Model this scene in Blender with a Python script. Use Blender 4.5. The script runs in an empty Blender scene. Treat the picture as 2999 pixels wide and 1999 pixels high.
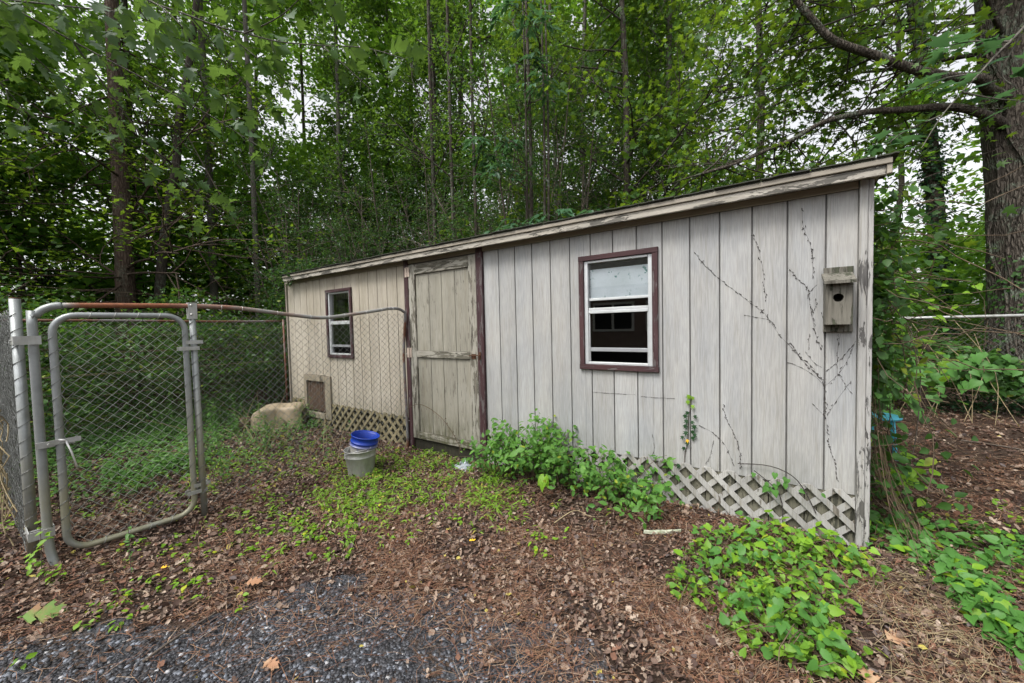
import bpy, math, random
import numpy as np
from mathutils import Vector, Matrix

S = bpy.context.scene
C = S.collection
rnd = random.Random(7)
nr = np.random.default_rng(11)

# ------------------------------------------------------------------ camera
cam_d = bpy.data.cameras.new('camera')
cam = bpy.data.objects.new('camera', cam_d)
C.objects.link(cam)
cam_d.sensor_width = 36.0
cam_d.sensor_fit = 'HORIZONTAL'
cam_d.lens = 1103.12 / 2999 * 36
cam_d.clip_start = 0.05
cam_d.clip_end = 400
yaw, pit, rol = -0.59754, -0.03925, -0.023376
fw = Vector((math.sin(yaw)*math.cos(pit), math.cos(yaw)*math.cos(pit), math.sin(pit)))
rt = Vector((math.cos(yaw), -math.sin(yaw), 0))
up = rt.cross(fw)
rr = rt*math.cos(rol) + up*math.sin(rol)
uu = -rt*math.sin(rol) + up*math.cos(rol)
M = Matrix((rr, uu, -fw)).transposed().to_4x4()
M.translation = Vector((2.33103, -3.20746, 1.515))
cam.matrix_world = M
S.camera = cam

# ------------------------------------------------------------------ sky, sun, exposure
SUN_EL, SUN_AZ = math.radians(58), math.radians(200)   # azimuth clockwise from +Y
W = bpy.data.worlds.new('World')
S.world = W
W.use_nodes = True
wn, wl = W.node_tree.nodes, W.node_tree.links
wn.clear()
sky = wn.new('ShaderNodeTexSky')
sky.sky_type = 'NISHITA'
sky.sun_disc = False
sky.sun_elevation = SUN_EL
sky.sun_rotation = SUN_AZ
sky.air_density = 1.0
sky.dust_density = 4.0
sky.ozone_density = 1.0
hsv = wn.new('ShaderNodeHueSaturation')          # overcast: a whitened sky
hsv.inputs['Saturation'].default_value = 0.12
hsv.inputs['Value'].default_value = 1.15
bg = wn.new('ShaderNodeBackground')
bg.inputs['Strength'].default_value = 0.15
wo = wn.new('ShaderNodeOutputWorld')
wl.new(sky.outputs[0], hsv.inputs['Color'])
wl.new(hsv.outputs[0], bg.inputs['Color'])
wl.new(bg.outputs[0], wo.inputs[0])

sun_d = bpy.data.lights.new('sun', 'SUN')
sun_d.energy = 1.7
sun_d.angle = math.radians(18)
sun_d.color = (1.0, 0.96, 0.9)
sun = bpy.data.objects.new('sun', sun_d)
C.objects.link(sun)
sv = Vector((math.sin(SUN_AZ)*math.cos(SUN_EL), math.cos(SUN_AZ)*math.cos(SUN_EL), math.sin(SUN_EL)))
sun.rotation_euler = sv.to_track_quat('Z', 'Y').to_euler()

S.view_settings.view_transform = 'Standard'
S.view_settings.look = 'None'
S.view_settings.gamma = 1
S.view_settings.use_curve_mapping = False
S.view_settings.exposure = 0.85
cy = S.cycles
cy.max_bounces = 7
cy.diffuse_bounces = 4
cy.glossy_bounces = 3
cy.transmission_bounces = 5
cy.transparent_max_bounces = 8
cy.caustics_reflective = False
cy.caustics_refractive = False
cy.sample_clamp_indirect = 6

# ------------------------------------------------------------------ materials
class NT:
    def __init__(s, name):
        s.m = bpy.data.materials.new(name)
        s.m.use_nodes = True
        s.n, s.l = s.m.node_tree.nodes, s.m.node_tree.links
        s.n.clear()
        s.out = s.n.new('ShaderNodeOutputMaterial')
    def node(s, t, **kw):
        n = s.n.new(t)
        for k, v in kw.items():
            setattr(n, k, v)
        return n
    def set(s, sock, v):
        if v is None:
            return
        if hasattr(v, 'is_linked') or isinstance(v, bpy.types.NodeSocket):
            s.l.new(v, sock)
        else:
            if isinstance(v, (tuple, list)) and len(v) == 3 and sock.type == 'RGBA':
                v = (*v, 1)
            sock.default_value = v
    def pos(s, scale=(1, 1, 1), rot=(0, 0, 0), obj=False):
        if obj:
            p = s.node('ShaderNodeTexCoord').outputs['Object']
        else:
            p = s.node('ShaderNodeNewGeometry').outputs['Position']
        mp = s.node('ShaderNodeMapping')
        s.l.new(p, mp.inputs[0])
        mp.inputs['Scale'].default_value = scale
        mp.inputs['Rotation'].default_value = rot
        return mp.outputs[0]
    def noise(s, vec, scale, detail=4, rough=0.55, dist=0.0):
        n = s.node('ShaderNodeTexNoise')
        s.set(n.inputs['Vector'], vec)
        n.inputs['Scale'].default_value = scale
        n.inputs['Detail'].default_value = detail
        n.inputs['Roughness'].default_value = rough
        n.inputs['Distortion'].default_value = dist
        return n.outputs['Fac']
    def ramp(s, fac, lo, hi, a=0.0, b=1.0):
        n = s.node('ShaderNodeMapRange')
        n.clamp = True
        s.set(n.inputs[0], fac)
        for i, v in ((1, lo), (2, hi), (3, a), (4, b)):
            n.inputs[i].default_value = v
        return n.outputs[0]
    def mix(s, fac, a, b, mode='MIX'):
        n = s.node('ShaderNodeMix', data_type='RGBA', blend_type=mode)
        s.set(n.inputs[0], fac); s.set(n.inputs[6], a); s.set(n.inputs[7], b)
        return n.outputs[2]
    def math(s, op, a, b=0.0):
        n = s.node('ShaderNodeMath', operation=op)
        s.set(n.inputs[0], a); s.set(n.inputs[1], b)
        return n.outputs[0]
    def rand(s):
        return s.node('ShaderNodeNewGeometry').outputs['Random Per Island']
    def orand(s):
        return s.node('ShaderNodeObjectInfo').outputs['Random']
    def z(s, i=2, obj=False):
        p = (s.node('ShaderNodeTexCoord').outputs['Object'] if obj else s.node('ShaderNodeNewGeometry').outputs['Position'])
        n = s.node('ShaderNodeSeparateXYZ')
        s.l.new(p, n.inputs[0])
        return n.outputs[i]
    def bump(s, h, strength=0.5, dist=0.01):
        n = s.node('ShaderNodeBump')
        s.set(n.inputs['Height'], h)
        n.inputs['Strength'].default_value = strength
        n.inputs['Distance'].default_value = dist
        return n.outputs[0]
    def bsdf(s, color, rough=0.7, metal=0.0, normal=None, spec=0.35):
        b = s.node('ShaderNodeBsdfPrincipled')
        s.set(b.inputs['Base Color'], color)
        s.set(b.inputs['Roughness'], rough)
        s.set(b.inputs['Metallic'], metal)
        b.inputs['Specular IOR Level'].default_value = spec
        if normal is not None:
            s.l.new(normal, b.inputs['Normal'])
        s.l.new(b.outputs[0], s.out.inputs[0])
        return s.m

def m_paint(name, ca, cb, wood, peel=0.0, axis='z', mold=0.0, grain=0.35, dirt=(0.20, 0.17, 0.11), dirt_amt=0.35):
    """painted wood: long grain along one axis, streaks of dirt, peeled patches showing bare wood"""
    t = NT(name)
    st = {'z': (1, 1, .05), 'x': (.05, 1, 1)}[axis]
    v = t.pos(st)
    g = t.noise(v, 150, 3, .6, .3)
    g2 = t.noise(v, 38, 4, .6, 1.2)
    cloud = t.noise(t.pos((1, 1, .45)), 2.3, 5, .6)
    col = t.mix(t.ramp(cloud, .35, .68), ca, cb)
    col = t.mix(t.math('MULTIPLY', t.ramp(g2, .5, .72), dirt_amt), col, dirt)
    col = t.mix(1.0, col, t.ramp(t.noise(t.pos({'z': (1, 1, .1), 'x': (.1, 1, 1)}[axis]), 6.5, 4, .6), .3, .7, .86, 1.10), 'MULTIPLY')
    col = t.mix(1.0, col, t.ramp(t.orand(), 0, 1, .93, 1.05), 'MULTIPLY')
    fine = t.ramp(g, .40, .62, .85, 1.04)
    col = t.mix(1.0, col, fine, 'MULTIPLY')
    hb = t.math('ADD', t.math('MULTIPLY', g, .6), t.math('MULTIPLY', g2, .8))
    if peel > 0:
        pv = t.pos({'z': (1, 1, .16), 'x': (.16, 1, 1)}[axis])
        p = t.noise(pv, 26, 6, .7, .6)
        blot = t.noise(t.pos((1, 1, 1)), 3.0, 3, .5)
        p = t.math('ADD', p, t.math('MULTIPLY', t.math('SUBTRACT', blot, .5), .35))
        mk = t.ramp(p, .62 - peel, .635 - peel)
        wcol = t.mix(t.ramp(t.noise(v, 60, 4, .6), .35, .65), wood, tuple(c*.45 for c in wood))
        col = t.mix(mk, col, wcol)
        hb = t.math('SUBTRACT', hb, t.math('MULTIPLY', mk, .8))
    if mold > 0:
        zz = t.z()
        mm = t.noise(t.pos((1, 1, .22)), 22, 5, .7)
        k = t.math('MULTIPLY', t.ramp(zz, .62, .12), t.ramp(mm, .38, .62))
        col = t.mix(t.math('MULTIPLY', k, mold), col, (.075, .075, .035))
    return t.bsdf(col, .72, 0, t.bump(hb, grain, .004), .25)

P_RIGHT = m_paint('siding_paint', (.405, .398, .382), (.345, .355, .365), (.2, .18, .15), 0, mold=.6, grain=.45, dirt_amt=.24)
P_LEFT = m_paint('siding_paint_left_warm', (.46, .418, .352), (.37, .33, .265), (.2, .18, .15), 0, mold=.85, grain=.45, dirt_amt=.35)  # warmer left boards: bounced light put into the colour, along with dirt
P_DOOR = m_paint('door_paint', (.33, .315, .27), (.26, .245, .20), (.25, .23, .19), .02, mold=1.0, grain=.6, dirt_amt=.45)
P_DTRIM = m_paint('door_trim_paint', (.38, .365, .32), (.31, .295, .25), (.17, .155, .125), .10, mold=.8, grain=.6)
P_DTRIMX = m_paint('door_rail_paint', (.38, .365, .32), (.30, .28, .235), (.15, .14, .11), .13, 'x', mold=1.0, grain=.7)
P_FAS = m_paint('fascia_paint', (.36, .325, .27), (.32, .285, .235), (.2, .18, .15), 0.0, 'x', grain=.3, dirt_amt=.25)
P_FASPEEL = m_paint('fascia_peeling', (.44, .41, .36), (.37, .345, .295), (.17, .16, .14), .095, 'x', grain=.8)
P_TRIM = m_paint('corner_trim_paint', (.40, .395, .38), (.34, .335, .325), (.13, .125, .12), .035, 'z', grain=.6, mold=.3)
P_MAROON = m_paint('maroon_paint', (.072, .034, .036), (.045, .024, .027), (.15, .13, .13), .07, 'z', grain=.6, dirt=(.12, .08, .09))
P_MAROONX = m_paint('maroon_paint_level', (.072, .034, .036), (.045, .024, .027), (.15, .13, .13), .04, 'x', grain=.5, dirt=(.12, .08, .09))
P_LATT = m_paint('lattice_wood', (.40, .395, .378), (.32, .312, .295), (.2, .18, .15), .03, 'z', grain=.4, dirt_amt=.5)
P_LATT_L = m_paint('lattice_wood_tan', (.30, .26, .16), (.22, .19, .11), (.12, .11, .07), .03, 'z', grain=.4, dirt=(.08, .08, .04))
P_HATCH = m_paint('hatch_frame_paint', (.34, .30, .235), (.25, .215, .16), (.14, .12, .09), .06, 'z', grain=.6, mold=.5)
P_SKIRT = m_paint('bare_plywood', (.20, .19, .145), (.13, .125, .09), (.08, .08, .06), .08, 'z', grain=.8, dirt=(.06, .06, .04))
P_SHADE_SILL = m_paint('crawl_shade_and_sill_wood', (.045, .04, .03), (.025, .024, .018), (.06, .06, .03), .04, 'z', grain=.8, dirt=(.05, .06, .02))  # near-black tone holds the crawl space shade; the door sill shares it
P_BARE = m_paint('weathered_grey_wood', (.20, .19, .16), (.13, .12, .10), (.07, .075, .05), .06, 'z', grain=1.0, dirt=(.05, .045, .035), dirt_amt=.8)

def m_simple(name, col, rough=.6, metal=0, nz=.25, nscale=12, col2=None, bump=.0, bscale=60, spec=.35, obj=False):
    t = NT(name)
    f = t.noise(t.pos(obj=obj), nscale, 5, .6)
    c2 = col2 or tuple(c*(1-nz) for c in col)
    c = t.mix(t.ramp(f, .35, .65), col, c2)
    n = t.bump(t.noise(t.pos(obj=obj), bscale, 4), bump, .004) if bump else None
    return t.bsdf(c, rough, metal, n, spec)

M_GROOVE = m_simple('groove_shadow_paint', (.17, .165, .16), .8)  # the siding paint again, darkened to carry the shadow in the grooves
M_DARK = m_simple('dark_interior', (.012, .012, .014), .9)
M_ALU = m_simple('aluminium_sash', (.60, .62, .63), .42, .35, .15, 9, bump=.05)
M_WHITEB = None
M_ALUD = m_simple('dull_sash_bar', (.33, .34, .36), .5, .3, .15, 9)
M_SHINGLE = m_simple('asphalt_shingle', (.035, .035, .033), .95, 0, .3, 9, (.06, .065, .045), .6, 260)
M_HINGE = m_simple('painted_hinge', (.55, .45, .38), .6, 0, .3, 30)
M_RUST = m_simple('rusty_steel', (.12, .055, .03), .75, .1, .5, 40, bump=.3)
M_PLAST_TAN = m_simple('tan_plastic', (.36, .29, .205), .55, 0, .25, 7, (.24, .20, .135), .15, 30)
M_BLUE = m_simple('blue_plastic', (.012, .055, .42), .35, 0, .2, 8, spec=.5)
M_TURQ = m_simple('turquoise_plastic', (.08, .45, .58), .4)
M_STRAP = m_simple('brown_flap', (.10, .065, .045), .7, 0, .5, 30, bump=.3)
M_MESHW = m_simple('galvanised_wire', (.25, .26, .25), .5, .3, .4, 5)
M_MESHG = m_simple('gate_wire', (.48, .50, .47), .5, .3, .3, 5)
M_MESHW2 = m_simple('dull_wire', (.26, .27, .26), .6, .3, .4, 5)
M_TIE = m_simple('bright_tie', (.6, .6, .58), .4, .6)
M_DEADVINE = m_simple('vine_remnant', (.065, .056, .052), .95, 0, .4, 80)
M_STALK = m_simple('dry_stalk', (.36, .29, .17), .9, 0, .4, 20)
M_STALKD = m_simple('dead_stem', (.14, .10, .065), .9, 0, .5, 20)
M_STALKD2 = m_simple('dead_brown_stem', (.20, .145, .095), .9, 0, .5, 20)
M_TWIG = m_simple('grey_twig', (.13, .105, .085), .9, 0, .5, 60)
M_BIRCH = m_simple('pale_bark_chip', (.42, .43, .34), .85, 0, .5, 40, (.22, .24, .16), .4, 120)
M_FLOWER = m_simple('yellow_leaf', (.75, .42, .02), .6)
M_POSTW = m_simple('brown_post', (.055, .038, .03), .85, 0, .4, 14, bump=.4)
M_BRICK = m_simple('house_siding', (.26, .19, .17), .85, 0, .2, 4)
M_WHITEF = m_simple('house_white_trim', (.75, .75, .74), .6)

def m_galv(name, rustz=None):
    t = NT(name)
    n1 = t.noise(t.pos(), 9, 5, .6)
    col = t.mix(t.ramp(n1, .35, .7), (.33, .35, .355), (.23, .245, .24))
    zz = t.z()
    al = t.math('MULTIPLY', t.ramp(zz, 1.15, .35), t.ramp(t.noise(t.pos((1, 1, .3)), 6, 4), .30, .55))
    col = t.mix(t.math('MULTIPLY', al, .8), col, (.33, .31, .20))
    met = .45
    if rustz:
        r = t.math('MULTIPLY', t.ramp(zz, rustz, rustz + .02), t.ramp(t.noise(t.pos((1, .35, 1)), 7, 5, .65), .38, .5))
        col = t.mix(r, col, (.24, .085, .035))
    return t.bsdf(col, t.ramp(n1, .3, .7, .38, .62), met, t.bump(t.noise(t.pos(), 60, 3), .08, .003))
M_GALV = m_galv('galvanised_pipe')
def m_railrust():
    t = NT('rusting_rail')
    r = t.ramp(t.noise(t.pos((1, .5, 1)), 3.2, 5, .65), .40, .56)
    k = t.ramp(t.z(1), -1.55, -2.3)
    k2 = t.ramp(t.z(1), -2.72, -2.80, 1, 0)
    r = t.math('MINIMUM', t.math('MAXIMUM', t.math('MULTIPLY', r, .8), k), k2)
    col = t.mix(r, (.26, .26, .25), t.mix(t.ramp(t.noise(t.pos(), 30, 4), .35, .65), (.27, .10, .045), (.17, .065, .035)))
    return t.bsdf(col, .65, .2, t.bump(t.noise(t.pos(), 90, 3), .2, .003))
M_RAIL = m_railrust()
def m_railold():
    t = NT('dark_old_rail')
    col = t.mix(t.ramp(t.noise(t.pos((1, .5, 1)), 3.2, 5, .65), .4, .55), (.20, .20, .21), (.15, .07, .045))
    return t.bsdf(col, .6, .3)
M_RAILOLD = m_railold()
def m_bucket():
    t = NT('galvanised_bucket')
    n = t.noise(t.pos((1, 1, .4)), 16, 5, .6)
    col = t.mix(t.ramp(n, .3, .7), (.52, .53, .53), (.33, .33, .30))
    return t.bsdf(col, .5, .45, t.bump(n, .1, .004))
M_BUCKET = m_bucket()
def m_bluebucket():
    t = NT('blue_bucket_dusty')
    n = t.noise(t.pos((1, 1, .6)), 14, 5, .7)
    k = t.math('MULTIPLY', t.ramp(t.z(2, True), .30, .25), t.ramp(n, .25, .5))
    col = t.mix(k, (.006, .036, .30), (.33, .32, .28))
    return t.bsdf(col, .4, 0, None, .5)
M_BLUEB = m_bluebucket()
def m_glass():
    t = NT('window_glass')
    tr = t.node('ShaderNodeBsdfTransparent'); tr.inputs[0].default_value = (.95, .96, .96, 1)
    gl = t.node('ShaderNodeBsdfGlossy'); gl.inputs['Roughness'].default_value = .015
    fr = t.node('ShaderNodeFresnel'); fr.inputs[0].default_value = 1.6
    mx = t.node('ShaderNodeMixShader')
    bf = t.node('ShaderNodeNewGeometry').outputs['Backfacing']
    k = t.math('MULTIPLY', t.math('ADD', t.math('MULTIPLY', fr.outputs[0], 1.5), .13), t.math('SUBTRACT', 1.0, bf))
    t.l.new(k, mx.inputs[0]); t.l.new(tr.outputs[0], mx.inputs[1]); t.l.new(gl.outputs[0], mx.inputs[2])
    t.l.new(mx.outputs[0], t.out.inputs[0])
    return t.m
M_GLASS = m_glass()
def m_foam():
    t = NT('moulded_white_sheet')
    n = t.noise(t.pos(), 4, 4)
    col = t.mix(t.ramp(n, .35, .65), (.66, .72, .78), (.54, .60, .64))
    s = t.noise(t.pos(), 34, 3, .6)
    area = t.ramp(t.noise(t.pos((1, 1, 1.2)), 4.2, 2), .46, .56)
    col = t.mix(t.math('MULTIPLY', t.ramp(s, .60, .63), area), col, (.08, .22, .20))
    return t.bsdf(col, .7)
M_WHITEB = m_foam()
def m_bark(name, a, b, sc=1.0, lichen=0.0, dist=.03):
    t = NT(name)
    v = t.pos((1, 1, .22))
    w = t.node('ShaderNodeTexVoronoi', feature='DISTANCE_TO_EDGE')
    warp = t.node('ShaderNodeVectorMath', operation='ADD')
    nn = t.node('ShaderNodeTexNoise'); t.l.new(v, nn.inputs[0]); nn.inputs['Scale'].default_value = 9*sc; nn.inputs['Detail'].default_value = 4
    vs = t.node('ShaderNodeVectorMath', operation='SCALE'); t.l.new(nn.outputs['Color'], vs.inputs[0]); vs.inputs['Scale'].default_value = .12/sc
    t.l.new(v, warp.inputs[0]); t.l.new(vs.outputs[0], warp.inputs[1])
    t.l.new(warp.outputs[0], w.inputs['Vector']); w.inputs['Scale'].default_value = 13*sc
    h = t.ramp(w.outputs[0], 0.0, .28)
    n2 = t.noise(t.pos((1, 1, .4)), 40*sc, 4, .6)
    col = t.mix(h, b, a)
    col = t.mix(t.math('MULTIPLY', n2, .5), col, tuple(c*1.5 for c in a))
    if lichen:
        l = t.math('MULTIPLY', t.ramp(t.noise(t.pos(), 3.5, 5, .7), .52, .60), t.ramp(n2, .42, .58))
        col = t.mix(t.math('MULTIPLY', l, lichen), col, (.19, .24, .18))
    hh = t.math('ADD', h, t.math('MULTIPLY', n2, .5))
    return t.bsdf(col, .9, 0, t.bump(hh, .9, dist), .15)
M_BARK_BIG = m_bark('grey_furrowed_bark', (.115, .098, .082), (.024, .020, .016), 1.9, .9, .03)
M_BARK_RED = m_bark('reddish_bark', (.105, .075, .058), (.03, .02, .016), 1.6, .3, .015)
M_BARK_GREY = m_bark('pale_smooth_bark', (.12, .112, .095), (.06, .056, .048), 1.6, .5, .006)
M_BARK_DK = m_bark('dark_bark', (.065, .055, .045), (.022, .018, .014), 1.6, .5, .01)

M_BARK_STEM = m_bark('brown_stem_bark', (.15, .125, .10), (.06, .05, .04), 2.2, .3, .006)

def m_leaf(name, a, b, tr, accent=None, amt=.06, rough=.5, tfac=.45, spec=.35):
    t = NT(name)
    r = t.rand()
    col = t.mix(r, a, b)
    col = t.mix(t.math('MULTIPLY', t.orand(), .35), col, tuple(c*.55 for c in a))
    if accent:
        wn_ = t.node('ShaderNodeTexWhiteNoise', noise_dimensions='1D'); t.l.new(r, wn_.inputs['W'])
        col = t.mix(t.ramp(wn_.outputs[0], 1-amt-.001, 1-amt), col, accent)
    b1 = t.node('ShaderNodeBsdfPrincipled')
    t.l.new(col, b1.inputs['Base Color'])
    b1.inputs['Roughness'].default_value = rough
    b1.inputs['Specular IOR Level'].default_value = spec
    tl = t.node('ShaderNodeBsdfTranslucent')
    t.l.new(t.mix(.5, t.mix(r, tr, tuple(c*.6 for c in tr)), col), tl.inputs[0])
    mx = t.node('ShaderNodeMixShader'); mx.inputs[0].default_value = tfac
    t.l.new(b1.outputs[0], mx.inputs[1]); t.l.new(tl.outputs[0], mx.inputs[2])
    t.l.new(mx.outputs[0], t.out.inputs[0])
    return t.m
L_GUM = m_leaf('gum_leaf', (.028, .085, .014), (.095, .20, .022), (.40, .58, .03))
L_DARK = m_leaf('privet_leaf', (.026, .068, .022), (.05, .12, .032), (.14, .28, .03), (.25, .25, .04), .02)
L_MID = m_leaf('wood_leaf', (.026, .080, .018), (.085, .18, .032), (.28, .46, .035))
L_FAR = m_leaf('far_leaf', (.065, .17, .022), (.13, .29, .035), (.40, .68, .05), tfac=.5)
L_OAK = m_leaf('oak_leaf', (.05, .12, .045), (.09, .17, .05), (.24, .38, .03), rough=.4)
L_HICK = m_leaf('hickory_leaf', (.055, .14, .07), (.08, .18, .085), (.12, .26, .05), rough=.38)
L_VINE = m_leaf('thicket_leaf', (.035, .10, .022), (.075, .18, .035), (.18, .36, .03), (.22, .28, .03), .05)
L_BRIGHT = m_leaf('chartreuse_leaf', (.15, .33, .025), (.26, .46, .03), (.35, .55, .03), (.45, .5, .04), .08)
L_GREEN = m_leaf('creeper_leaf', (.075, .22, .045), (.12, .30, .055), (.18, .36, .04), (.30, .42, .03), .04)
L_GREEN2 = m_leaf('creeper_leaf_mixed', (.11, .27, .04), (.25, .44, .04), (.30, .50, .04), (.35, .45, .03), .06)
L_SPRIG = m_leaf('stiltgrass_leaf', (.14, .27, .03), (.24, .42, .04), (.32, .5, .04), (.45, .38, .08), .06)
L_BUSH = m_leaf('bush_leaf', (.07, .20, .04), (.15, .33, .05), (.2, .38, .04), (.3, .38, .04), .05)
L_IVY = m_leaf('ivy_leaf', (.02, .065, .03), (.04, .10, .04), (.06, .14, .03), rough=.4)
L_WEED = m_leaf('weed_leaf', (.075, .19, .05), (.15, .30, .065), (.16, .32, .05))

def m_litter(name, cols, rough=.85, trans=.15):
    t = NT(name)
    r = t.rand()
    n = t.node('ShaderNodeValToRGB')
    t.l.new(r, n.inputs[0])
    cr = n.color_ramp
    while len(cr.elements) < len(cols):
        cr.elements.new(.5)
    for i, (p, c) in enumerate(cols):
        cr.elements[i].position = p
        cr.elements[i].color = (*c, 1)
    cr.interpolation = 'CONSTANT'
    col = t.mix(t.ramp(t.noise(t.pos(), 160, 3), .3, .7, 0, .5), n.outputs[0], (.04, .03, .025))
    return t.bsdf(col, rough, 0, None, .25)
M_LITTER = m_litter('dead_leaves', [(0, (.11, .068, .052)), (.16, (.165, .11, .085)), (.34, (.24, .175, .135)), (.50, (.07, .042, .034)), (.62, (.31, .225, .17)), (.74, (.19, .095, .062)), (.83, (.42, .33, .26)), (.90, (.13, .105, .10)), (.95, (.05, .032, .028)), (.99, (.45, .38, .09))])
M_NEEDLE = m_litter('pine_needles', [(0, (.19, .085, .05)), (.3, (.27, .14, .08)), (.55, (.11, .055, .038)), (.75, (.34, .21, .13)), (.92, (.46, .34, .24))])
M_STONE = m_litter('gravel_stone', [(0, (.030, .033, .040)), (.38, (.052, .056, .068)), (.62, (.085, .092, .108)), (.78, (.018, .020, .024)), (.86, (.20, .22, .26)), (.98, (.5, .5, .52))], .45)

def m_ground():
    t = NT('forest_floor')
    n1 = t.noise(t.pos(), 3, 6, .6)
    n2 = t.noise(t.pos((1, 1, 1)), 45, 6, .75)
    n3 = t.noise(t.pos(), 220, 3, .6)
    col = t.mix(t.ramp(n2, .3, .7), (.045, .031, .025), (.12, .082, .062))
    col = t.mix(t.ramp(n3, .55, .75), col, (.22, .155, .11))
    col = t.mix(t.ramp(n1, .4, .7), col, (.055, .036, .028))
    h = t.math('ADD', n2, t.math('MULTIPLY', n3, .6))
    return t.bsdf(col, .95, 0, t.bump(h, 1.0, .03), .1)
M_GROUND = m_ground()
def m_drive():
    t = NT('crushed_asphalt')
    vo = t.node('ShaderNodeTexVoronoi'); t.l.new(t.pos(), vo.inputs['Vector']); vo.inputs['Scale'].default_value = 75
    vr = t.node('ShaderNodeSeparateColor'); t.l.new(vo.outputs['Color'], vr.inputs[0])
    col = t.mix(vr.outputs[0], (.03, .032, .037), (.10, .104, .115))
    n2 = t.noise(t.pos(), 45, 6, .75)
    soil = t.mix(t.ramp(n2, .3, .7), (.04, .028, .022), (.12, .08, .058))
    col = t.mix(t.ramp(t.noise(t.pos(), 5.5, 6, .65), .46, .56), col, soil)
    return t.bsdf(col, .85, 0, t.bump(t.math('ADD', vo.outputs['Distance'], n2), 1.0, .02), .2)
M_DRIVE = m_drive()

# ------------------------------------------------------------------ mesh helpers
def mesh_np(name, V, F, mat, smooth=False, midx=None):
    V = np.asarray(V, dtype=np.float32); F = np.asarray(F, dtype=np.int32)
    me = bpy.data.meshes.new(name)
    me.vertices.add(len(V)); me.vertices.foreach_set('co', V.ravel())
    m, k = F.shape
    me.loops.add(m*k); me.loops.foreach_set('vertex_index', F.ravel())
    me.polygons.add(m)
    me.polygons.foreach_set('loop_start', np.arange(0, m*k, k, dtype=np.int32))
    if smooth:
        me.polygons.foreach_set('use_smooth', np.ones(m, dtype=bool))
    for mm in (mat if isinstance(mat, list) else [mat]):
        me.materials.append(mm)
    me.update(calc_edges=True)
    return me

class MB:
    def __init__(s):
        s.v, s.f = [], []
    def add(s, vs, fs):
        o = len(s.v)
        s.v += [tuple(v) for v in vs]
        s.f += [tuple(i+o for i in f) for f in fs]
        return s
    def box(s, x0, x1, y0, y1, z0, z1):
        v = [(x0, y0, z0), (x1, y0, z0), (x1, y1, z0), (x0, y1, z0), (x0, y0, z1), (x1, y0, z1), (x1, y1, z1), (x0, y1, z1)]
        return s.add(v, [(0, 3, 2, 1), (4, 5, 6, 7), (0, 1, 5, 4), (1, 2, 6, 5), (2, 3, 7, 6), (3, 0, 4, 7)])
    def cbox(s, x0, x1, y0, y1, z0, z1, b=.003):
        """box whose front (low y) edges are chamfered"""
        v = [(x0, y1, z0), (x1, y1, z0), (x1, y1, z1), (x0, y1, z1),
             (x0, y0+b, z0), (x1, y0+b, z0), (x1, y0+b, z1), (x0, y0+b, z1),
             (x0+b, y0, z0+b), (x1-b, y0, z0+b), (x1-b, y0, z1-b), (x0+b, y0, z1-b)]
        f = [(0, 3, 2, 1)]
        for a, c in ((0, 4), (4, 8)):
            for i in range(4):
                j = (i+1) % 4
                f.append((a+i, a+j, c+j, c+i))
        f.append((8, 9, 10, 11))
        return s.add(v, f)
    def prism(s, pts, y0, y1):
        """polygon in XZ extruded between y0 and y1"""
        n = len(pts)
        v = [(x, y0, z) for x, z in pts] + [(x, y1, z) for x, z in pts]
        f = [tuple(range(n)), tuple(reversed(range(n, 2*n)))] + [(i, i+n, (i+1) % n+n, (i+1) % n) for i in range(n)]
        return s.add(v, f)
    def tube(s, pts, rad, n=8, cap=True):
        v, f = tube_arr(pts, rad, n)
        o = len(s.v)
        s.v += [tuple(a) for a in v]
        s.f += [tuple(int(i)+o for i in q) for q in f]
        if cap:
            k = len(pts)
            s.f.append(tuple(o+i for i in reversed(range(n))))
            s.f.append(tuple(o+(k-1)*n+i for i in range(n)))
        return s
    def lathe(s, prof, n=28, c=(0, 0, 0)):
        v, f = [], []
        for r, z in prof:
            for i in range(n):
                a = 2*math.pi*i/n
                v.append((c[0]+r*math.cos(a), c[1]+r*math.sin(a), c[2]+z))
        for j in range(len(prof)-1):
            for i in range(n):
                k = (i+1) % n
                f.append((j*n+i, j*n+k, (j+1)*n+k, (j+1)*n+i))
        return s.add(v, f)

def tube_arr(pts, rad, n=6):
    P = np.array(pts, dtype=float)
    k = len(P)
    R = np.full(k, rad, float) if np.isscalar(rad) else np.array(rad, float)
    T = np.gradient(P, axis=0)
    T /= np.linalg.norm(T, axis=1, keepdims=True)+1e-9
    ref = np.array([0, 0, 1.0]) if abs(T[0, 2]) < .8 else np.array([1.0, 0, 0])
    a = np.cross(T[0], ref); a /= np.linalg.norm(a)
    A = np.empty_like(T)
    for i in range(k):
        a = a-T[i]*a.dot(T[i]); a /= math.sqrt(a.dot(a))+1e-9
        A[i] = a
    B = np.cross(T, A)
    an = np.arange(n)*2*math.pi/n
    V = P[:, None, :] + R[:, None, None]*(A[:, None, :]*np.cos(an)[None, :, None] + B[:, None, :]*np.sin(an)[None, :, None])
    idx = np.arange(k*n).reshape(k, n)
    a, b = idx[:-1], idx[1:]
    F = np.stack([a, np.roll(a, -1, 1), np.roll(b, -1, 1), b], -1).reshape(-1, 4)
    return V.reshape(-1, 3), F

def tubes_np(lst, n=4):
    """many tubes into one array pair; lst of (pts, radii)"""
    Vs, Fs, o = [], [], 0
    for pts, r in lst:
        v, f = tube_arr(pts, r, n)
        Vs.append(v); Fs.append(f+o); o += len(v)
    return np.concatenate(Vs), np.concatenate(Fs)

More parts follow.
